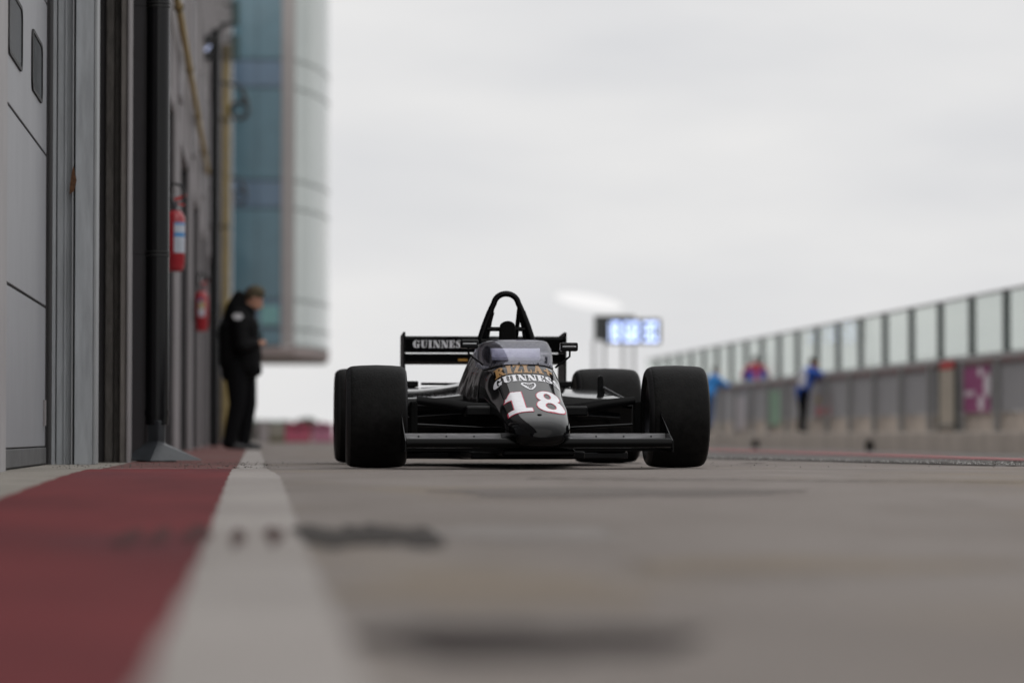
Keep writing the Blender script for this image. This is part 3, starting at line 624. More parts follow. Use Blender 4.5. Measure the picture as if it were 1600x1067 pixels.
# ---- lettering laid on surfaces: tiny cells kept where the glyph functions are true
def rect(X, Y, a, b, c, d): return (X >= a) & (X <= b) & (Y >= c) & (Y <= d)
def ell(X, Y, cx, cy, rx, ry): return ((X-cx)/rx)**2+((Y-cy)/ry)**2 <= 1
def seg(X, Y, x0, y0, x1, y1, w): return (np.abs(X-(x0+(x1-x0)*(Y-y0)/(y1-y0))) <= w/2) & (Y >= min(y0,y1)) & (Y <= max(y0,y1))
def stroke(X, Y, pts, ws_):
    r = np.zeros_like(X, bool)
    for i in range(len(pts)-1):
        for k in np.linspace(0, 1, 9):
            x = pts[i][0]+(pts[i+1][0]-pts[i][0])*k; y = pts[i][1]+(pts[i+1][1]-pts[i][1])*k; w = ws_[i]+(ws_[i+1]-ws_[i])*k
            r |= (X-x)**2+(Y-y)**2 <= (w/2)**2
    return r
def gl(ch, X, Y):
    R = lambda a,b,c,d: rect(X,Y,a,b,c,d); E = lambda *q: ell(X,Y,*q)
    if ch == 'I': return R(.12,.46,0,1) | R(.02,.56,0,.1) | R(.02,.56,.9,1)
    if ch == 'G': return (E(.44,.5,.44,.52) & ~E(.53,.5,.16,.43) & ~R(.53,1,.44,.70)) | R(.56,.86,.02,.42) | R(.46,.94,.38,.47) | R(.76,.84,.66,1.0)
    if ch == 'U': return (R(.10,.42,.3,1) | R(.72,.82,.3,1) | (E(.46,.33,.36,.35) & (Y < .33))) & ~(E(.58,.33,.15,.24) & (Y < .33)) & ~R(.43,.715,.33,2) | R(0,.52,.91,1) | R(.60,.94,.91,1)
    if ch == 'N': return R(.12,.22,0,1) | R(.80,.90,0,1) | seg(X,Y,.24,1,.74,0,.34) & (X > .12) & (X < .90) | R(0,.36,0,.09) | R(0,.3,.91,1) | R(.66,1.0,.91,1)
    if ch == 'E': return R(.10,.44,0,1) | R(0,.80,.9,1) | R(0,.80,0,.1) | R(.44,.62,.46,.54) | R(.54,.62,.33,.67) | seg(X,Y,.72,.66,.72,1,.15) & (Y > .68) | seg(X,Y,.72,0,.72,.34,.15)
    if ch == 'S': return stroke(X,Y,[(.64,.72),(.58,.9),(.36,.94),(.18,.82),(.2,.66),(.40,.5),(.58,.34),(.58,.16),(.36,.06),(.14,.1),(.08,.28)],[.08,.12,.12,.2,.3,.34,.3,.2,.12,.12,.08]) | R(.04,.12,.0,.34) | R(.60,.68,.66,1.0)
    if ch == 'R': return R(.12,.40,0,1) | R(0,.52,0,.12) | R(0,.5,.88,1) | (E(.46,.73,.34,.27) & ~E(.42,.73,.11,.13) & (X > .3)) | seg(X,Y,.46,.5,.78,0,.28) | R(.66,.98,0,.12)
    if ch == 'Z': return R(.04,.76,.85,1) | R(.02,.78,0,.15) | seg(X,Y,.58,.86,.2,.14,.30) | R(.04,.14,.66,1) | R(.68,.78,0,.36)
    if ch == 'L': return R(.12,.42,0,1) | R(0,.55,.88,1) | R(0,.78,0,.13) | R(.68,.78,0,.38)
    if ch == 'A': return seg(X,Y,.50,1,.2,0,.14) | seg(X,Y,.50,1,.74,0,.32) | R(.28,.66,.26,.38) | R(0,.38,0,.12) | R(.5,.98,0,.12)
    if ch == '+': return R(.28,.46,.1,.9) | R(.02,.74,.4,.6)
    if ch == '1': return R(.26,.66,0,.98) | R(.04,.88,0,.16) | seg(X,Y,.05,.62,.34,1,.10) | ((X>.05) & (X<.3) & (Y>.62+.0*X) & (Y < .66+1.15*(X-.05)) ) | R(.06,.3,.62,.76)
    if ch == '8': return ((E(.52,.73,.40,.28) & ~E(.50,.735,.13,.15)) | (E(.52,.28,.48,.31) & ~E(.52,.26,.19,.16)) | R(.3,.74,.45,.58))
WID = dict(I=.60, G=.98, U=.96, N=1.02, E=.86, S=.74, R=.98, Z=.84, L=.82, A=.98)
WID['+'] = .8; WID['1'] = .95; WID['8'] = 1.02
def text_fn(txt, gap=.05):
    tot = sum(WID[c] for c in txt)+gap*(len(txt)-1)
    def f_(U, V):                 # U over 0..1 of the whole width, V 0..1
        out = np.zeros_like(U, bool); x = 0
        for c in txt:
            X = U*tot-x; out |= gl(c, X, V) & (X > -.02) & (X < WID[c]); x += WID[c]+gap
        return out
    return f_
def cells(fn, nu, nv, lo=0., hi=1.):
    u = (np.arange(nu)+.5)/nu*(hi-lo)+lo; v = (np.arange(nv)+.5)/nv*(hi-lo)+lo
    U, V = np.meshgrid(u, v, indexing='ij'); return fn(U, V)
def decal(name, fn, nu, nv, surf, m, parent, lo=0., hi=1.):
    keep = cells(fn, nu, nv, lo, hi); ids = {}; vs = []; fs = []
    def vid(i, j):
        if (i, j) not in ids:
            p = surf(lo+(hi-lo)*i/nu, lo+(hi-lo)*j/nv)
            ids[(i, j)] = len(vs); vs.append(p)
        return ids[(i, j)]
    for i, j in zip(*np.nonzero(keep)): fs.append((vid(i,j), vid(i+1,j), vid(i+1,j+1), vid(i,j+1)))
    return MB().add(vs, fs).build(name, m, parent, smooth=True, angle=180)
_shell = {}
def on_body(x0, x1, s0, s1, off, cx=0, arch=0.):
    def f_(u, v):
        x = x0+(x1-x0)*u; s_ = s0+(s1-s0)*v+arch*((u-.5)*2)**2      # v rises towards the cockpit
        # walk out along the section by arc so the print wraps over the shoulders
        h_, loc_n = top_at(x, s_)[0:2]
        if h_ is None: return (x, s_, .3)
        return tuple(h_+loc_n.normalized()*off*(1 if loc_n.z > 0 else -1))
    return f_
decal('lettering', text_fn('RIZLA+', .06), 190, 44, on_body(-.152, .146, .065, .190, .0016, arch=-.012), gold_print, body)
decal('lettering', text_fn('GUINNESS', .04), 230, 40, on_body(-.168, .168, -.065, .04, .0016, arch=-.012), white_print, body)
def num(U, V): return text_fn('18', .10)(U, V)
def num_fat(U, V, d=.020):
    r = num(U, V)
    for k in range(12): a = k*math.pi/6; r |= num(U+math.cos(a)*d*.8, V+math.sin(a)*d)
    return r
decal('racing_number_outline', num_fat, 150, 150, on_body(-.145, .145, -.64, -.27, .0014), red_print, body, -.06, 1.06)
decal('racing_number', num, 150, 150, on_body(-.145, .145, -.64, -.27, .0022), white_print, body)
def harp(U, V):
    r = stroke(U, V, [(.06,.78),(.10,.92),(.25,.97),(.42,.86),(.62,.84),(.8,.95),(.93,.9)], [.1,.12,.13,.13,.11,.1,.08])
    r |= stroke(U, V, [(.93,.9),(.94,.6),(.82,.32),(.62,.06),(.5,.04)], [.09,.10,.12,.12,.1]); r |= stroke(U, V, [(.06,.78),(.26,.42),(.5,.04)], [.16,.17,.12])
    for k in range(4): r |= stroke(U, V, [(.3+.14*k,.84),(.34+.11*k,.36-.05*k+.0)], [.035,.035])
    return r
decal('harp_emblem', harp, 60, 60, on_body(-.038, .038, -.235, -.10, .0016), white_print, body)
dz_m = M('fastener', (.05,.05,.052), .3, metal=.8)
for x, s_ in ((-.155,.02),(.155,.02),(-.10,.20),(.10,.20)):
    h_, n_ = top_at(x, s_)[:2]; n_ = n_ if n_.z > 0 else -n_; u_ = n_.orthogonal().normalized(); v_ = n_.cross(u_)
    MB().add([tuple(h_+(u_*math.cos(a)+v_*math.sin(a))*.0055+n_*.0012) for a in np.linspace(0, 6.283, 10, endpoint=False)], [tuple(range(10))]).build('fastener', dz_m, body)
p_ = on_body(0,1,0,1,.002)(0.012, -.70)
o = MB().lathe([(.012,0),(.008,.003),(.001,.0035)], o=(p_[0]-.01, -.70, p_[2]-.001), n=14).build('tow_eye_cover', black_matt, body)
# floor, sidepods
MB().prism([(-.30,.55),(.30,.55),(.34,.9),(.66,1.1),(.66,2.0),(.40,2.5),(-.40,2.5),(-.66,2.0),(-.66,1.1),(-.34,.9)], 2, .040, .075).build('floor', black_satin, CAR, bevel=.006)
MB().prism([(-.29,-.10),(.29,-.10),(.30,.56),(-.30,.56)], 2, .046, .085).build('floor', black_satin, CAR, bevel=.008)
MB().box(-.17,.19,-.58,-.1,.062,.10).build('nose_floor', black_satin, CAR, bevel=.012)
for sgn in (-1, 1):
    prof = []  # loft: s, z top, z bottom, inner x, outer x
    rows = [(.915,.340,.325),(.93,.364,.31),(1.0,.373,.10),(1.2,.388,.07),(1.6,.418,.07),(2.0,.44,.07),(2.3,.44,.10)]
    vs = []; nx = 12
    for s_, zt, zbm in rows:
        out = .66-.10*max(0, (s_-1.6))/.7
        top = []
        for k in range(nx+1):
            u = k/nx; x = .20+(out-.20)*u; z = zt-.03*max(0, (u-.85)/.15)**2+.03*(1-u)**3; top.append((sgn*x, s_, z))
        bot = [(sgn*out, s_, zbm), (sgn*.20, s_, zbm)]
        vs += top+bot
    m_n = nx+3; fs = [tuple(range(m_n)), tuple(range((len(rows)-1)*m_n, len(rows)*m_n))]
    for i in range(len(rows)-1):
        for j in range(m_n): fs.append((i*m_n+j, i*m_n+(j+1)%m_n, (i+1)*m_n+(j+1)%m_n, (i+1)*m_n+j))
    sp = MB().add(vs, fs).build('sidepod', black_paint, CAR, smooth=True, angle=40)
    MB().prism([(sgn*.26,.30),(sgn*.64,.29),(sgn*.64,.08),(sgn*.26,.08)], 1, .985, .999).build('radiator_inlet', black_matt, sp)
    MB().add([(sgn*.24,.90,.285),(sgn*.60,.92,.262),(sgn*.60,.99,.30),(sgn*.24,.99,.31),(sgn*.24,.92,.25),(sgn*.60,.94,.245),(sgn*.60,.99,.25),(sgn*.24,.99,.26)], [(0,1,2,3),(7,6,5,4),(0,4,5,1),(1,5,6,2),(2,6,7,3),(3,7,4,0)]).build('inlet_lip', black_paint, sp, bevel=.006)
# front wing
wing_sec = [(-.745,.127),(-.743,.140),(-.735,.149),(-.715,.1525),(-.60,.151),(-.52,.152),(-.50,.152),(-.50,.140),(-.60,.118),(-.70,.106),(-.735,.110),(-.743,.118)]
for sgn in (-1, 1):
    x0, x1 = sgn*.10, sgn*.648
    fw = MB().prism(wing_sec, 0, x0, x1).build('front_wing', M('wing_black', (.002,.002,.0022), .3, spec=.10), CAR, smooth=True, angle=50)
    MB().box(min(x0,x1), max(x0,x1), -.498, -.494, .149, .176).build('gurney_strip', alu, fw)
    for k in range(4): MB().lathe([(.005,-.5015),(.005,-.498)], o=(x0+(x1-x0)*(.12+.25*k), 0, .161), axis='y', n=8).build('bolt', seal, fw)
    MB().box(min(x0,x1), max(x0,x1), -.47, -.30, .088, .104).build('wing_flap', black_satin, fw)
    MB().prism([(-.75,.085),(-.745,.14),(-.62,.175),(-.282,.285),(-.282,.085)], 0, sgn*.650, sgn*.654).build('endplate', black_satin, fw)
MB().lathe([(.001,-.03),(.022,-.026),(.026,.0),(.026,.06)], o=(.158, -.66, .13), axis='y', n=20).build('wing_pivot', M('grey_cap', (.10,.10,.105), .4), CAR, smooth=True)
# wheels
def wheel(x, s_, R_, w_, toe=0.):
    o = bpy.data.objects.new('wheel', None); C.objects.link(o); o.parent = CAR; o.location = (x, s_, R_); o.rotation_euler = (0,0,toe); o.empty_display_size = .1
    h = w_/2; rr = .178; pr = [(rr,-h*.80),(rr+.02,-h*.93),(R_*.80,-h*1.0),(R_*.885,-h*.985),(R_*.935,-h*.93),(R_*.965,-h*.85),(R_*.978,-h*.76),(R_*.990,-h*.5),(R_,0)]
    pr = pr+[(a, -b) for a, b in pr[::-1][1:]]
    mb = MB(); mb.lathe(pr+[(rr-.008,h*.78),(rr-.008,-h*.78)], axis='x', n=96, close=True)
    # sidewalls get their own rubber
    k = len(pr)+2; mb.fm = [1 if (i//96 < 5 or i//96 >= k-7) else 0 for i in range(len(mb.f))]
    ty = mb.build('tyre', [rubber, rubber_side], o, smooth=True, angle=60)
    mb = MB().lathe([(rr-.002,-h*.88),(rr-.002,-h*.8),(.150,-h*.72),(.150,h*.5),(rr-.01,h*.72),(rr-.002,h*.80),(rr-.002,h*.88),(.165,h*.80),(.14,h*.42),(.05,h*.3),(.03,h*.3),(.03,-h*.2),(.12,-h*.2),(.14,-h*.65)], axis='x', n=48, close=True)
    mb.build('rim', rim_m, o, smooth=True, angle=40)
    MB().lathe([(.13,-.02),(.13,.02)], o=(-math.copysign(h*.4, x),0,0), axis='x', n=40).build('brake_disc', M('brake_iron', (.06,.05,.045), .5, metal=.8), o)
    return o
wheel(-.766, 0, .262, .31, math.radians(-1.0)); wheel(.766, 0, .262, .31, math.radians(-1.0))
wheel(-.714, 2.6, .284, .388); wheel(.714, 2.6, .284, .388)
# suspension
for sgn in (-1, 1):
    u = MB().box(sgn*.575-.02, sgn*.575+.02, -.03, .05, .13, .34).build('upright', black_matt, CAR, bevel=.01)
    MB().tube([(sgn*.56,.0,.345),(sgn*.40,.0,.325),(sgn*.28,.02,.30),(sgn*.18,.03,.292)], [.020,.026,.034,.038], n=12, flat=(0,1,0)).build('rocker_arm', black_satin, CAR, smooth=True)
    MB().box(sgn*.245-.07, sgn*.245+.07, -.05, .12, .262, .315).build('rocker_mount', black_satin, CAR, bevel=.012)
    MB().tube([(sgn*.56,.02,.15),(sgn*.18,-.18,.12)], .011, n=10).build('wishbone', black_satin, CAR)
    MB().tube([(sgn*.56,.02,.15),(sgn*.20,.28,.12)], .011, n=10).build('wishbone', black_satin, CAR)
    MB().tube([(sgn*.56,.10,.22),(sgn*.18,.10,.20)], .008, n=8).build('track_rod', black_satin, CAR)
    # rear
    MB().tube([(sgn*.60,2.58,.14),(sgn*.14,2.2,.13)], .012, n=8).build('wishbone', black_satin, CAR)
    MB().tube([(sgn*.60,2.62,.14),(sgn*.10,2.85,.14)], .012, n=8).build('wishbone', black_satin, CAR)
    MB().tube([(sgn*.60,2.6,.30),(sgn*.1,2.6,.30)], .016, n=10).build('driveshaft', rim_m, CAR)
    b = MB().box(sgn*.457-.04, sgn*.457+.04, 2.45, 2.52, .452, .488).build('damper_mount', black_satin, CAR, bevel=.006)
    MB().box(sgn*.457-.022, sgn*.457+.022, 2.46, 2.51, .40, .4515).build('mount_post', black_satin, b)
    MB().tube([(sgn*.40,2.48,.472),(sgn*.12,2.48,.470)], .008, n=8).build('link_rod', black_satin, b)
# deflector fin in front of the right rear tyre
fx = at(939, 600, CY+1.5).x-CX
MB().add([(fx-.018,1.5,.40),(fx+.026,1.5,.40),(fx+.012,1.5,.498),(fx-.004,1.5,.505),(fx-.018,1.5,.49)]+[(fx-.018,1.53,.40),(fx+.026,1.53,.40),(fx+.012,1.53,.498),(fx-.004,1.53,.505),(fx-.018,1.53,.49)],
         [(0,1,2,3,4),(9,8,7,6,5)]+[(i,(i+1)%5,5+(i+1)%5,5+i) for i in range(5)]).build('deflector_fin', black_satin, CAR, bevel=.004)
MB().tube([(fx+.01,1.45,.435),(fx+.05,1.35,.405),(fx+.115,1.2,.36)], .006, n=8).build('fin_stay', M('grey_cap', (.10,.10,.105), .4), CAR)
# engine, gearbox
MB().box(-.12,.12,2.3,2.95,.12,.36).build('gearbox', M('gearbox_metal', (.06,.06,.062), .5, metal=.6, var=.3, scale=12), CAR, bevel=.03)
MB().box(-.02,.02,2.75,3.0,.30,.66).build('wing_post', black_satin, CAR, bevel=.005)
# rear wing
rw = MB().prism([(2.78,.757),(2.80,.762),(2.95,.745),(3.0,.70),(3.0,.695),(2.90,.668),(2.80,.668)], 0, -.478, .478).build('rear_wing', black_satin, CAR)
MB().prism([(2.82,.655),(2.84,.660),(3.06,.64),(3.06,.60),(2.98,.605),(2.83,.612)], 0, -.478, .478).build('rear_wing_flap', black_matt, CAR)
MB().box(-.156+.00, -.10, 2.826, 2.829, .616, .648).build('yellow_panel', M('yellow_panel', (.42,.20,.015), .5), CAR)
MB().box(-.478,.478,2.774,2.7795,.746,.764).build('leading_strip', black_paint, CAR)
for sgn in (-1, 1):
    MB().prism([(2.72,.785),(2.76,.79),(3.12,.775),(3.15,.50),(2.95,.42),(2.74,.44)], 0, sgn*.480, sgn*.492).build('rear_endplate', black_satin, CAR, bevel=.002)
def on_wing(x0, x1):
    def f_(u, v): z = .694+.046*v; s_ = 2.78+(.757-z)*.02/.089; return (x0+(x1-x0)*u, s_-.002, z)
    return f_
decal('lettering', text_fn('GUINNESS', .04), 230, 40, on_wing(-.432, -.105), white_print, rw)
# ------------------------------------------------------------------ fire extinguishers
ext_red = M('extinguisher_red', (.30,.010,.018), .3, coat=.25, var=.08, scale=8)
lab_w = M('label_white', (.42,.46,.52), .5); lab_b = M('label_blue', (.05,.22,.48), .5); lab_y = M('label_yellow', (.35,.31,.14), .5)
def extinguisher(loc, label, kind):
    t = thing('fire_extinguisher', label, 'fire extinguisher', loc, group='fire extinguishers hung on the garage wall')
    r = .078; MB().lathe([(.055,-.02),(.066,0),(r-.006,.006),(r-.004,.04),(r,.05),(r,.38),(r*.93,.42),(r*.6,.455),(.025,.465)], n=32).build('cylinder', ext_red, t, smooth=True)
    MB().lathe([(.026,.46),(.026,.475),(.02,.48),(.02,.51)], n=16).build('neck', rim_m, t, smooth=True)
    MB().box(-.022,.022,-.02,.02,.505,.54).build('valve', rim_m, t, bevel=.004)
    MB().prism([(.0,.53),(.085,.575),(.09,.595),(-.01,.56)], 1, -.012, .012).build('handle', M('handle_red', (.5,.03,.03), .4), t)
    MB().prism([(-.01,.515),(.07,.50),(.075,.512),(-.005,.53)], 1, -.012, .012).build('handle', M('handle_red', (.5,.03,.03), .4), t)
    MB().tube([(-.02,0,.52),(-.055,-.02,.60),(-.02,-.04,.675),(.04,-.05,.66),(.068,-.06,.60),(.072,-.06,.56)], .0125, n=10).build('hose', seal, t, smooth=True)
    MB().box(-.11,-.06,-.04,.04,.10,.36).build('bracket', seal, t)
    def wraplab(z0, z1, a0, a1, m, e_=.001):
        vs = []; A = np.linspace(math.radians(a0), math.radians(a1), 14)
        for a in A:
            for z in (z0, z1): vs.append(((r+e_)*math.cos(a), (r+e_)*math.sin(a), z))
        MB().add(vs, [(2*i, 2*i+1, 2*i+3, 2*i+2) for i in range(13)]).build('label', m, t, smooth=True)
    if kind == 0:
        wraplab(.125,.365,-95,-15,lab_w); wraplab(.25,.285,-94,-20,lab_b,.002); wraplab(.345,.362,-94,-20,lab_b,.002)
        for k in range(6): wraplab(.145+.015*k,.149+.015*k,-85,-35-5*(k%3),M('label_grey', (.3,.33,.38), .5),.002)
    else:
        wraplab(.16,.33,-115,-62,lab_w); wraplab(.25,.33,-112,-64,lab_y,.002); wraplab(.33,.36,-115,-85,lab_b)
    return t
e1 = at(270, 421, 23.6); extinguisher((WX+.125, 23.9, e1.z+.02), 'red fire extinguisher with white and blue label beside the fat drainpipe, the nearer one', 0)
e2 = at(316, 518, 41.6); extinguisher((WX+.125, 36.0, 1.43), 'red fire extinguisher with yellowish label farther along the wall, behind the nearer one', 1)
# ------------------------------------------------------------------ people
def blob(name, prims, m, parent, vox=.014, smooth_n=4):
    bm = bmesh.new()
    def ball(c, r):
        rx = r if isinstance(r, (tuple, list)) else (r,r,r)
        bmesh.ops.create_icosphere(bm, subdivisions=2, radius=1, matrix=Matrix.Translation(c) @ Matrix.Diagonal((*rx, 1)))
    for p in prims:
        if len(p) == 2: ball(Vector(p[0]), p[1])
        else:
            a, ra, b, rb = Vector(p[0]), p[1], Vector(p[2]), p[3]; d = (b-a).length; n = max(2, int(d/(min(ra, rb)*.35))+1)
            for k in range(n): t_ = k/(n-1); ball(a+(b-a)*t_, ra+(rb-ra)*t_)
    me = bpy.data.meshes.new(name); bm.to_mesh(me); bm.free()
    o = bpy.data.objects.new(name, me); C.objects.link(o)
    r = o.modifiers.new('r', 'REMESH'); r.mode = 'VOXEL'; r.voxel_size = vox; s_ = o.modifiers.new('s', 'SMOOTH'); s_.iterations = smooth_n
    bpy.context.view_layer.update()
    m2_ = bpy.data.meshes.new_from_object(o.evaluated_get(bpy.context.evaluated_depsgraph_get())); o.modifiers.clear(); o.data = m2_
    m2_.materials.clear(); m2_.materials.append(m)
    for p in m2_.polygons: p.use_smooth = True
    o.parent = parent; return o
skin = M('skin', (.42,.22,.15), .55, var=.1, scale=20)
def hand_prims(w, d, up, side):
    # w wrist, d pointing direction, up back of the hand, side thumb direction
    w, d, up, side = Vector(w), Vector(d).normalized(), Vector(up).normalized(), Vector(side).normalized()
    P = [(tuple(w), .028, tuple(w+d*.05), .033), (tuple(w+d*.05+side*.022), .017, tuple(w+d*.085+side*.026), .015), (tuple(w+d*.05-side*.022), .017, tuple(w+d*.08-side*.028), .014)]
    for k, ln in enumerate((.070,.080,.074,.058)):
        b = w+d*.085+side*(.030-.020*k); m_ = b+d*ln*.5-up*.006; t_ = m_+d*ln*.3-up*ln*.45
        P += [(tuple(b), .0098, tuple(m_), .0092), (tuple(m_), .0092, tuple(t_), .0078)]
    b = w+d*.025+side*.028; m_ = b+side*.030+d*.028-up*.01; t_ = m_+d*.032-up*.012-side*.008
    P += [(tuple(b), .0125, tuple(m_), .011), (tuple(m_), .011, tuple(t_), .009)]
    return P
def person(label, loc, rz, J, jacket, trousers, shoes, hat, hair, extra=None, vox=.012, group=None):
    """J: joints in body coordinates, x forward, y left, z up"""
    t = thing('person', label, 'person', loc, rz, group)
    h = Vector(J['head']); hd = Vector(J.get('look', (1,0,0))).normalized(); sd_ = Vector((0,0,1)).cross(hd).normalized(); upv = hd.cross(sd_)
    P = [(tuple(h+upv*.02-hd*.01), (.092,.078,.105)), (tuple(h-upv*.05+hd*.035), (.06,.055,.06)), (tuple(h-upv*.085+hd*.055), .028),
         (tuple(h-upv*.02+hd*.095), .014, tuple(h-upv*.045+hd*.108), .015), (tuple(h-upv*.072+hd*.092), .013),
         (tuple(h+sd_*.078-upv*.015), (.02,.012,.03)), (tuple(h-sd_*.078-upv*.015), (.02,.012,.03)), (tuple(h+upv*.01+hd*.078), (.02,.05,.012))]
    P += [(tuple(h-upv*.04-hd*.02), .058, tuple(Vector(J['neck'])), .065)]
    P += [(J['neck'], .07, J['chest'], .12), (J['chest'], .12, J['hip'], .12)]
    for s_ in 'LR':
        P += [(J['chest'], .09, J['sh'+s_], .05), (J['sh'+s_], .045, J['el'+s_], .036), (J['el'+s_], .036, J['wr'+s_], .028)]
        d = Vector(J['wr'+s_])-Vector(J['el'+s_]); P += hand_prims(J['wr'+s_], J.get('hd'+s_, tuple(d)), (0,0,1), (0, 1 if s_ == 'R' else -1, .4))
        P += [(J['hip'], .1, J['hp'+s_], .08), (J['hp'+s_], .07, J['kn'+s_], .05), (J['kn'+s_], .048, J['an'+s_], .035)]
    blob('body', P, skin, t, vox=.009, smooth_n=2)
    for s_ in (-1, 1): MB().lathe([(.0005,-.006),(.006,-.003),(.007,0),(.0005,.006)], o=tuple(h+hd*.086+sd_*.03*s_+upv*.0), axis='x', n=10).build('eye', M('eye_dark', (.03,.02,.02), .2), t, smooth=True)
    ch, hp = J['chest'], J['hip']
    Pj = [(J['neck'], .10, tuple(Vector(ch)+Vector((0,0,.1))), .155), (tuple(Vector(ch)+Vector((0,0,.1))), .155, ch, .17), (ch, .17, hp, .175), (hp, .175, J['hem'], .17)]
    for s_ in 'LR':
        Pj += [(tuple(Vector(ch)+Vector((0,0,.1))), .13, J['sh'+s_], .095), (J['sh'+s_], .092, J['el'+s_], .075), (J['el'+s_], .078, tuple(Vector(J['wr'+s_])*.9+Vector(J['el'+s_])*.1), .056)]
    Pj += J.get('puff', [])
    blob('jacket', Pj, jacket, t, vox=vox)
    Pt = [(hp, .15, tuple(Vector(hp)+Vector((0,0,-.05))), .14)]
    for s_ in 'LR': Pt += [(J['hp'+s_], .13, J['kn'+s_], .092), (J['kn'+s_], .092, tuple(Vector(J['an'+s_])+Vector((0,0,-.005))), .074)]
    blob('trousers', Pt, trousers, t, vox=vox)
    for s_ in 'LR':
        a = Vector(J['an'+s_]); blob('shoe', [((a.x-.04,a.y,a.z-.025), .042, (a.x+.06,a.y,a.z-.045), .04), ((a.x+.06,a.y,a.z-.045), .04, (a.x+.17,a.y,a.z-.058), .028), ((a.x-.04,a.y,a.z), .05, (a.x-.01,a.y,a.z+.02), .05)], shoes, t, vox=.012)
    if hair: blob('hair', [(tuple(h+upv*.045-hd*.03), (.102,.090,.090)), (tuple(h-hd*.06), (.055,.07,.08))], hair, t, vox=.01)
    if hat: blob('woolly_hat', [(tuple(h+upv*.058-hd*.015), (.108,.098,.088)), (tuple(h+upv*.02-hd*.015), (.106,.096,.03))], hat, t, vox=.009)
    return t
puff = M('black_padded_nylon', (.0045,.0045,.005), .7, spec=.08, bump=.6, bscale=14, stretch=(1,1,3), bdist=.03)
blk_cloth = M('black_trousers', (.005,.005,.006), .9, spec=.1, bump=.4, bscale=20, bdist=.02)
shoe_m = M('dark_shoe', (.015,.015,.017), .5); hat_m = M('olive_wool', (.075,.060,.035), .95, bump=.8, bscale=60)
# man by the wall, side on, head bowed over his hands
J = dict(head=(.13,0,1.615), look=(.90,0,-.42), neck=(.05,0,1.46), chest=(-.04,0,1.30), hip=(-.03,0,.98), hem=(-.02,0,.88),
         shL=(-.03,.20,1.40), shR=(-.03,-.20,1.40), elL=(.02,.27,1.12), elR=(-.01,-.28,1.11), wrL=(.165,.10,1.14), wrR=(.155,-.11,1.13), hdL=(.6,-.75,.25), hdR=(.6,.75,.25),
         hpL=(.03,.09,.90), hpR=(-.06,-.09,.90), knL=(.07,.10,.50), knR=(-.05,-.10,.50), anL=(.02,.10,.10), anR=(-.13,-.11,.10),
         puff=[((-.15,-.06,1.3), .10, (-.12,-.06,.95), .13), ((-.15,.06,1.3), .10, (-.12,.06,.95), .13), ((.02,-.05,1.3), .17, (.03,-.05,.92), .165), ((.02,.05,1.3), .17, (.03,.05,.92), .165), ((-.07,0,1.5), .11, (-.03,0,1.63), .075), ((-.10,0,1.44), .10, (-.02,0,1.56), .085), ((-.13,0,1.34), .11, (-.16,0,1.22), .10), ((.06,0,.95), .13, (.135,0,.86), .085), ((.08,0,1.15), .12, (.1,0,1.0), .12), ((-.03,0,1.52), .085, (.06,0,1.50), .08), ((-.10,0,1.0), .14, (-.10,0,.84), .13),((-.17,-.05,1.26), .07, (-.17,.05,1.26), .07)])
mp_ = at(378, 600, 32.0)
man = person('man in black padded hooded jacket and olive woolly hat standing by the garage wall', (mp_.x, 32.0, .006), 0, J, puff, blk_cloth, shoe_m, hat_m, M('brown_hair', (.05,.03,.02), .9), vox=.013)
MB().add([(-.045+.055*math.cos(a), -.302+.01*abs(math.cos(a)), 1.415+.035*math.sin(a)) for a in np.linspace(0, 6.283, 14, endpoint=False)], [tuple(range(14))]).build('sleeve_badge', M('badge_white', (.5,.5,.52), .6), man)
MB().box(.19,.215,-.035,.035,1.17,1.26).build('phone', seal, man, bevel=.003)
# pit wall people, leaning on the wall with their backs half to us (x forward is towards the track)
PWX = 13.6
def leaner(hgt=0):
    return dict(head=(.20,0,1.62), look=(1,0,-.15), neck=(.14,0,1.46), chest=(.06,0,1.28), hip=(-.08,0,.97), hem=(-.07,0,.86), shL=(.10,.2,1.38), shR=(.10,-.2,1.38), elL=(.30,.30,1.22), elR=(.30,-.30,1.22), wrL=(.52,.14,1.26), wrR=(.52,-.14,1.26),
             hpL=(-.08,.09,.92), hpR=(-.08,-.09,.92), knL=(-.04,.10,.5), knR=(-.10,-.10,.5), anL=(-.10,.11,.10), anR=(-.18,-.11,.10))
blue1 = M('bright_blue_nylon', (.01,.17,.48), .6, bump=.4, bscale=14, bdist=.02); blue2 = M('royal_blue_nylon', (.005,.06,.34), .6, bump=.4, bscale=14, bdist=.02)
red_j = M('red_nylon', (.32,.01,.03), .6, bump=.4, bscale=14, bdist=.02); jeans = M('blue_jeans', (.035,.07,.16), .85); dark_hair = M('dark_hair', (.012,.010,.009), .85, bump=.6, bscale=60)
STEPZ = .25
Y = 80.; p = at(1111, 620, Y); person('person in bright blue jacket and jeans standing just right of the front tyre', (p.x, Y, STEPZ+.05), math.radians(35), leaner(), blue1, jeans, shoe_m, None, dark_hair, vox=.018)
Y = 76.; p = at(1181, 620, Y)
J2 = leaner(); J2.update(elL=(.10,.33,1.16), elR=(.10,-.33,1.16), wrL=(.28,.16,1.12), wrR=(.28,-.16,1.12), shL=(.04,.21,1.38), shR=(.04,-.21,1.38), head=(.12,0,1.60), neck=(.08,0,1.46))
p2 = person('person in red and blue jacket leaning on the pit wall with back turned', (PWX-.17, atX(1181, PWX-.17), .61), math.radians(88), J2, red_j, blk_cloth, shoe_m, None, dark_hair, vox=.018)
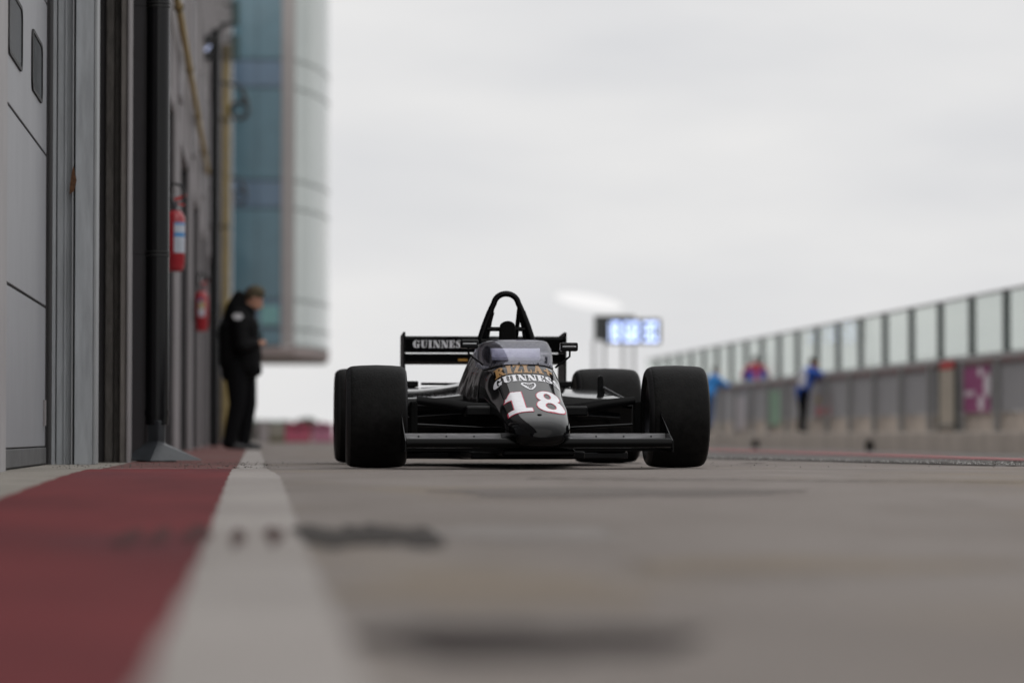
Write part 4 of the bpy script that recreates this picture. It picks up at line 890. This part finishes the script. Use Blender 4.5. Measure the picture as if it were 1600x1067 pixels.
blob('jacket_band', [((.04,-.11,1.17), .19, (.04,.11,1.17), .19), ((-.04,-.08,1.0), .19, (-.04,.08,1.0), .19), ((.26,.28,1.20), .10, (.36,.26,1.2), .09), ((.26,-.28,1.20), .10, (.36,-.26,1.2), .09)], blue2, p2, vox=.018)
Y = 69.; p = at(1259, 620, Y); J3 = leaner(); J3['wrL'] = (.50,.1,1.34); J3['wrR'] = (.58,-.12,1.38); J3['elR'] = (.34,-.25,1.34); J3['elL'] = (.30,.25,1.30); J3['shL'] = (.1,.18,1.40); J3['shR'] = (.1,-.18,1.40)
p3 = person('person in royal blue jacket and black trousers leaning over the pit wall', (p.x, Y, STEPZ), math.radians(8), J3, blue2, blk_cloth, shoe_m, None, dark_hair, vox=.018)
blob('white_panel', [((-.10,-.08,1.36), .10, (-.10,-.06,1.12), .12)], M('white_nylon', (.5,.5,.55), .6), p3, vox=.018)
# ------------------------------------------------------------------ pit wall with glass screen
PW = thing('pit_wall', 'concrete pit wall with grey mesh panels and glass screen on the right', 'wall', (PWX, 53.7, 0))
pw_conc = M('pitwall_concrete', (.50,.445,.395), .9, var=.2, scale=1.1, stretch=(1,.6,2.2), bump=.4, bscale=10)
pw_conc2 = M('pitwall_ledge', (.49,.435,.385), .9, var=.2, scale=1.6, bump=.4, bscale=10)
mesh_grey = M('grey_mesh_panel', (.34,.34,.355), .7, var=.12, scale=2.5, stretch=(1,6,.4)); post_g = M('grey_green_post', (.035,.048,.048), .5); post_l = M('steel_support', (.20,.20,.20), .5, var=.2, scale=6)
rail_m = M('grey_rail', (.42,.43,.43), .5); red_r = M('dirty_red_rail', (.42,.10,.10), .7, var=.5, scale=1.3, stretch=(1,1.,1), col2=(.22,.20,.20))
screen = glassmat('green_screen_glass', (.915,.94,.92), gloss=.12, body=(.55,.62,.58), bodyf=.10)
D = 2.64; FX = PWX-.42
def PWB(name, m, *b, bevel=0): return MB().box(b[0]-PWX, b[1]-PWX, b[2]-53.7, b[3]-53.7, b[4], b[5]).build(name, m, PW, bevel=bevel)
first = {}
def PWC(key, m, x0, x1, y, w, z0, z1, bevel=0):      # repeated parts share one mesh
    if key not in first: first[key] = MB().box(x0-PWX, x1-PWX, 0, w, z0, z1).build(key, m, PW, bevel=bevel); o = first[key]
    else: o = first[key].copy(); C.objects.link(o)
    o.location = (0, y-53.7, 0); return o
for k in range(-13, 19):
    y = 53.7+D*k
    PWC('concrete_block', pw_conc, FX-.02, PWX+.5, y+.01, D-.02, -.3, .60, .015)
    PWC('ledge_block', pw_conc2, FX-.62, FX-.02, y+.006, D-.012, -.3, STEPZ if False else .245, .02)
    PWC('screen_post', post_g, PWX-.02, PWX+.09, y-.08, .17, .6, 2.84)
    PWC('post_foot', post_g, PWX-.02, PWX+.09, y-.20, .12, 1.60, 1.74)
    PWC('glass_pane', screen, PWX+.02, PWX+.035, y+.08, D-.16, 1.66, 2.80)
    PWC('sill', rail_m, PWX-.03, PWX+.1, y+.003, D-.006, 1.50, 1.60)
    PWC('top_rail', rail_m, PWX-.0, PWX+.06, y, D, 2.80, 2.85)
    PWC('middle_rail', rail_m, FX-.06, FX+.06, y+.003, D-.006, 1.56, 1.655)
    PWC('red_rail', red_r, FX-.08, FX-.046, y+.02, D-.04, 1.468, 1.558)
    PWC('mesh_panel', mesh_grey, FX-.045, FX-.015, y+.02, D-.04, .605, 1.48)
    s_ = .28
    PWC('support_post', post_l, FX-.16, FX-.07, y+1.1, .075, .20, 1.56)
def ban(name, label, px0, px1, z0, z1, m, marks=()):
    xx = FX-.065; y1, y0 = atX(px0, xx), atX(px1, xx)
    t = thing(name, label, 'banner', (xx, y0, z0)); w = y1-y0; h = z1-z0
    MB().box(-.012, 0, 0, w, 0, h).build('cloth', m, t)
    for nm, poly, mm in marks: MB().prism([(w*(1-a), h*b) for a, b in poly], 0, -.016, -.013).build(nm, mm, t)
    return t
wht = M('banner_white', (.75,.70,.75), .6)
circ = lambda cx, cy, rx, ry: [(cx+rx*math.cos(a), cy+ry*math.sin(a)) for a in np.linspace(0, 6.283, 20, endpoint=False)]
pur = M('purple_banner_cloth', (.32,.07,.20), .7, var=.1, scale=2)
ban('banner', 'purple banner with white round marks hung on the pit wall', 1507, 1547, .60, 1.43, pur,
    [('mark', circ(.66,.88,.10,.10), wht), ('mark', circ(.92,.58,.13,.27), wht), ('mark', circ(.68,.20,.11,.18), wht)]+[('letter', [(a,.36),(a+.07,.36),(a+.07,.48),(a,.48)], wht) for a in (.05,.15,.25,.35)])
ban('banner', 'pink and white banner hung on the pit wall beside the leaning person in royal blue', 1272, 1300, .62, 1.2, M('faded_banner', (.30,.27,.28), .7, var=.2, scale=2), [('mark', [(.1,.05),(.95,.1),(.9,.42),(.5,.34),(.2,.45)], M('banner_pink', (.50,.17,.18), .7)), ('mark', circ(.25,.7,.16,.12), M('banner_ochre', (.35,.27,.08), .7))])
ban('banner', 'pale green banner hung low on the far pit wall', 1199, 1219, .45, 1.32, M('green_banner', (.27,.42,.31), .7))
ban('banner', 'dull white banner hung on the far end of the pit wall', 1145, 1165, .35, 1.25, M('white_banner', (.55,.52,.54), .7))
# beige access door with red head in the mesh gap
yb1, yb0 = atX(1473, FX-.05), atX(1499, FX-.05)
t = thing('access_door', 'beige access door with a red head panel in the pit wall', 'door', (FX-.10, yb0, -.16))
MB().box(-.02,.01,0,yb1-yb0,.0,1.62).build('door_leaf', M('beige_door', (.46,.41,.34), .8, var=.1, scale=2), t)
MB().box(-.03,-.021,0,(yb1-yb0)*.9,1.60,1.74).build('head_panel', M('red_head', (.55,.03,.03), .6), t)
for y in (-.06, yb1-yb0): MB().box(-.05,.0,y,y+.06,.0,1.74).build('door_post', post_g, t)
for z in (.25,.5): MB().box(-.10,-.022,.1,(yb1-yb0)-.1,z,z+.04).build('step_bar', post_l, t)
# dark boxes on the ledge and at the wall foot
for px, py, lab in ((1358, 700, 'small black drum at the foot of the pit wall, right of the people'), (1180, 702, 'small black drum at the foot of the pit wall below the red jacket')):
    X_ = FX-.78; Y = atX(px, X_); r = .085
    t = thing('drum', lab, 'drum', (X_, Y, gz(X_, Y)+.012), group='black drums at the foot of the pit wall')
    MB().lathe([(r*.8,0),(r,.04),(r,.16),(r*.8,.2)], n=16).build('shell', black_matt, t, smooth=True); MB().lathe([(r*.5,.2),(r*.45,.24)], n=12).build('cap', black_satin, t)
# ------------------------------------------------------------------ timing board
Y = 85.; bl, tr_ = at(943, 537, Y), at(1033, 498, Y)
TB = thing('timing_board', 'electronic timing board with glowing white digits on steel legs', 'board', (bl.x, Y, 0)); w = tr_.x-bl.x
MB().box(0, w, 0, .22, bl.z, tr_.z).build('housing', M('board_black', (.018,.02,.022), .5), TB, bevel=.02)
MB().box(-.24, w*.55, .05, .3, tr_.z, tr_.z+.09).build('rear_case', M('board_grey', (.05,.055,.055), .6), TB)
MB().box(-.24, -.02, .05, .3, bl.z+.1, tr_.z).build('rear_case', M('board_grey', (.05,.055,.055), .6), TB)
dig = M('lit_digits', (.5,.5,.6), .4, emit=((.62,.80,1.25), 1.6))
segs = {'a': (0,1,.84,1), 'g': (0,1,.42,.58), 'd': (0,1,0,.16), 'f': (0,.28,.5,1), 'b': (.72,1,.5,1), 'e': (0,.28,0,.5), 'c': (.72,1,0,.5)}
dmap = {'1': 'bc', '2': 'abged', '4': 'fgbc', '8': 'abcdefg', '0': 'abcdef', '3': 'abgcd', '6': 'afgedc'}
hh = tr_.z-bl.z; dw = w/3/2*.74
for i, ch in enumerate('186830'):
    x0 = .05+(i//2)*w*.327+(i % 2)*(dw*1.12)
    mb = MB(); zz0 = bl.z+hh*.10; H_ = hh*.76
    for s_ in dmap[ch]:
        a, b, c, d = segs[s_]; mb.box(x0+a*dw*.86, x0+b*dw*.86, -.012, -.001, zz0+c*H_, zz0+d*H_)
    mb.build('digit', dig, TB)
leg_m = M('board_leg', (.28,.28,.28), .5)
for px in (929, 945, 975, 991):
    x = at(px, 600, Y).x-bl.x; MB().tube([(x, .15, -.2), (x, .15, bl.z+.1)], .038, n=8).build('leg', leg_m, TB)
# ------------------------------------------------------------------ far barriers, block, bushes
bar_a = M('crimson_plastic', (.30,.045,.085), .6, var=.2, scale=.8); bar_b = M('pink_plastic', (.30,.10,.16), .6, var=.2, scale=.8)
Y = 84.
pxs = [(445, 487, bar_a, 'faded crimson water filled barrier, left end of the far row'), (488, 522, bar_b, 'faded pink water filled barrier, second from the left in the far row'), (523, 560, bar_a, 'faded crimson water filled barrier hidden mostly behind the left rear tyre'), (640, 680, bar_b, 'faded pink water filled barrier seen low behind the front suspension')]
for a, b, m_, lab in pxs[:3]:
    p, q_ = at(a, 694, Y), at(b, 661, Y); wd = q_.x-p.x-.03; hh = q_.z+.10; z0 = gz(p.x, Y)
    t = thing('barrier', lab, 'barrier', (p.x, Y, z0), group='row of plastic barriers across the far end of the lane')
    MB().prism([(-.22,0),(.22,0),(.22,.12),(.09,.3),(.09,hh-.1),(-.09,hh-.1),(-.09,.3),(-.22,.12)], 0, 0, wd).build('shell', m_, t, bevel=.02)
    MB().box(wd*.4, wd*.6, -.11, -.085, hh*.45, hh*.6).build('grip', M('barrier_dark', (.10,.02,.04), .7), t)
    MB().lathe([(.06,hh-.1),(.06,hh-.05)], o=(wd*.5,0,0), n=12).build('filler_cap', M('barrier_dark', (.10,.02,.04), .7), t)
Y = 82.; a, b = at(421, 694, Y), at(444, 662, Y)
t = thing('concrete_block', 'beige concrete block with brownish foot left of the crimson barrier', 'block', (a.x, Y, 0))
MB().box(0, b.x-a.x, 0, .5, .12, b.z).build('upper_block', M('beige_block', (.28,.26,.22), .9, var=.15, scale=2), t, bevel=.03); MB().box(-.02, b.x-a.x+.02, -.03, .53, -.05, .12).build('plinth', M('brown_block', (.14,.12,.07), .9, var=.2, scale=3), t)  # plinth is browner and darker than the block above
a, b = at(404, 697, 80), at(420, 660, 80)
t = thing('concrete_post', 'pale grey concrete post standing at the far end of the white line', 'post', (a.x, 80, 0))
MB().box(0, b.x-a.x, 0, .3, -.05, b.z).build('shaft', M('pale_post', (.34,.31,.31), .9, var=.1, scale=2), t, bevel=.02); MB().box(-.03, b.x-a.x+.03, -.03, .33, b.z, b.z+.05).build('cap', M('pale_post', (.34,.31,.31), .9), t)
Y = 88.; a, b = at(368, 693, Y), at(428, 664, Y)
t = thing('low_wall', 'low dull wall closing the far end of the garages behind the man', 'wall', (a.x, Y, 0))
MB().box(0, b.x-a.x, 0, .3, -.05, b.z-.12).build('wall', M('low_wall', (.13,.125,.115), .9, var=.15, scale=2), t); MB().box(-.02, b.x-a.x+.02, -.04, .34, b.z-.12, b.z).build('coping', M('low_wall_cap', (.21,.18,.17), .9), t)
leafm = M('hedge_leaf', (.045,.075,.05), .8, var=.35, scale=.8)
def bush(name, label, x, Y, wx, hz, n, cat, seed):
    r_ = random.Random(seed); t = thing(name, label, cat, (x, Y, -.4)); mb = MB()
    for k in range(n):
        a, u = r_.uniform(0, 6.28), r_.random()**.5; z = hz*(.35+.6*r_.random()*math.sqrt(max(0.02, 1-u*u))); c = Vector((wx*u*math.cos(a), wx*.5*u*math.sin(a), z)); s_ = .09+.10*r_.random()
        d1 = Vector((r_.gauss(0,1), r_.gauss(0,1), r_.gauss(0,1))).normalized(); d2 = d1.orthogonal().normalized()
        mb.add([c-d1*s_, c+d2*s_*.6, c+d1*s_, c-d2*s_*.6], [(0,1,2,3)])
    mb.build('crown', leafm, t); bark = M('bark', (.07,.05,.035), .9)
    tk = MB().tube([(0,0,-.1),(.05,0,hz*.4),(0,.05,hz*.75)], [.12,.08,.03], n=8)
    for k in range(5): a = k*1.26; tk.tube([(.03,0,hz*.35),(wx*.4*math.cos(a), wx*.2*math.sin(a), hz*.7)], [.05,.02], n=6)
    tk.build('trunk', bark, t)
for i, (px, w_, hp_, lab) in enumerate([(396, 1.6, 653, 'far low dark green bush left of the others beyond the barriers'), (418, 1.7, 655, 'far low dark green bush second from left beyond the barriers'), (440, 1.5, 655, 'far low dark green bush just left of the crimson barrier'), (478, 1.0, 650, 'far dark green round tree peeking over the crimson barrier'), (1062, 1.6, 661, 'far green bush beyond the front right tyre')]):
    Y = 175.+i*3; p = at(px, hp_, Y); bush('bush' if i != 3 else 'tree', lab, p.x, Y, w_, p.z+.4, 1500, 'bush' if i != 3 else 'tree', i)
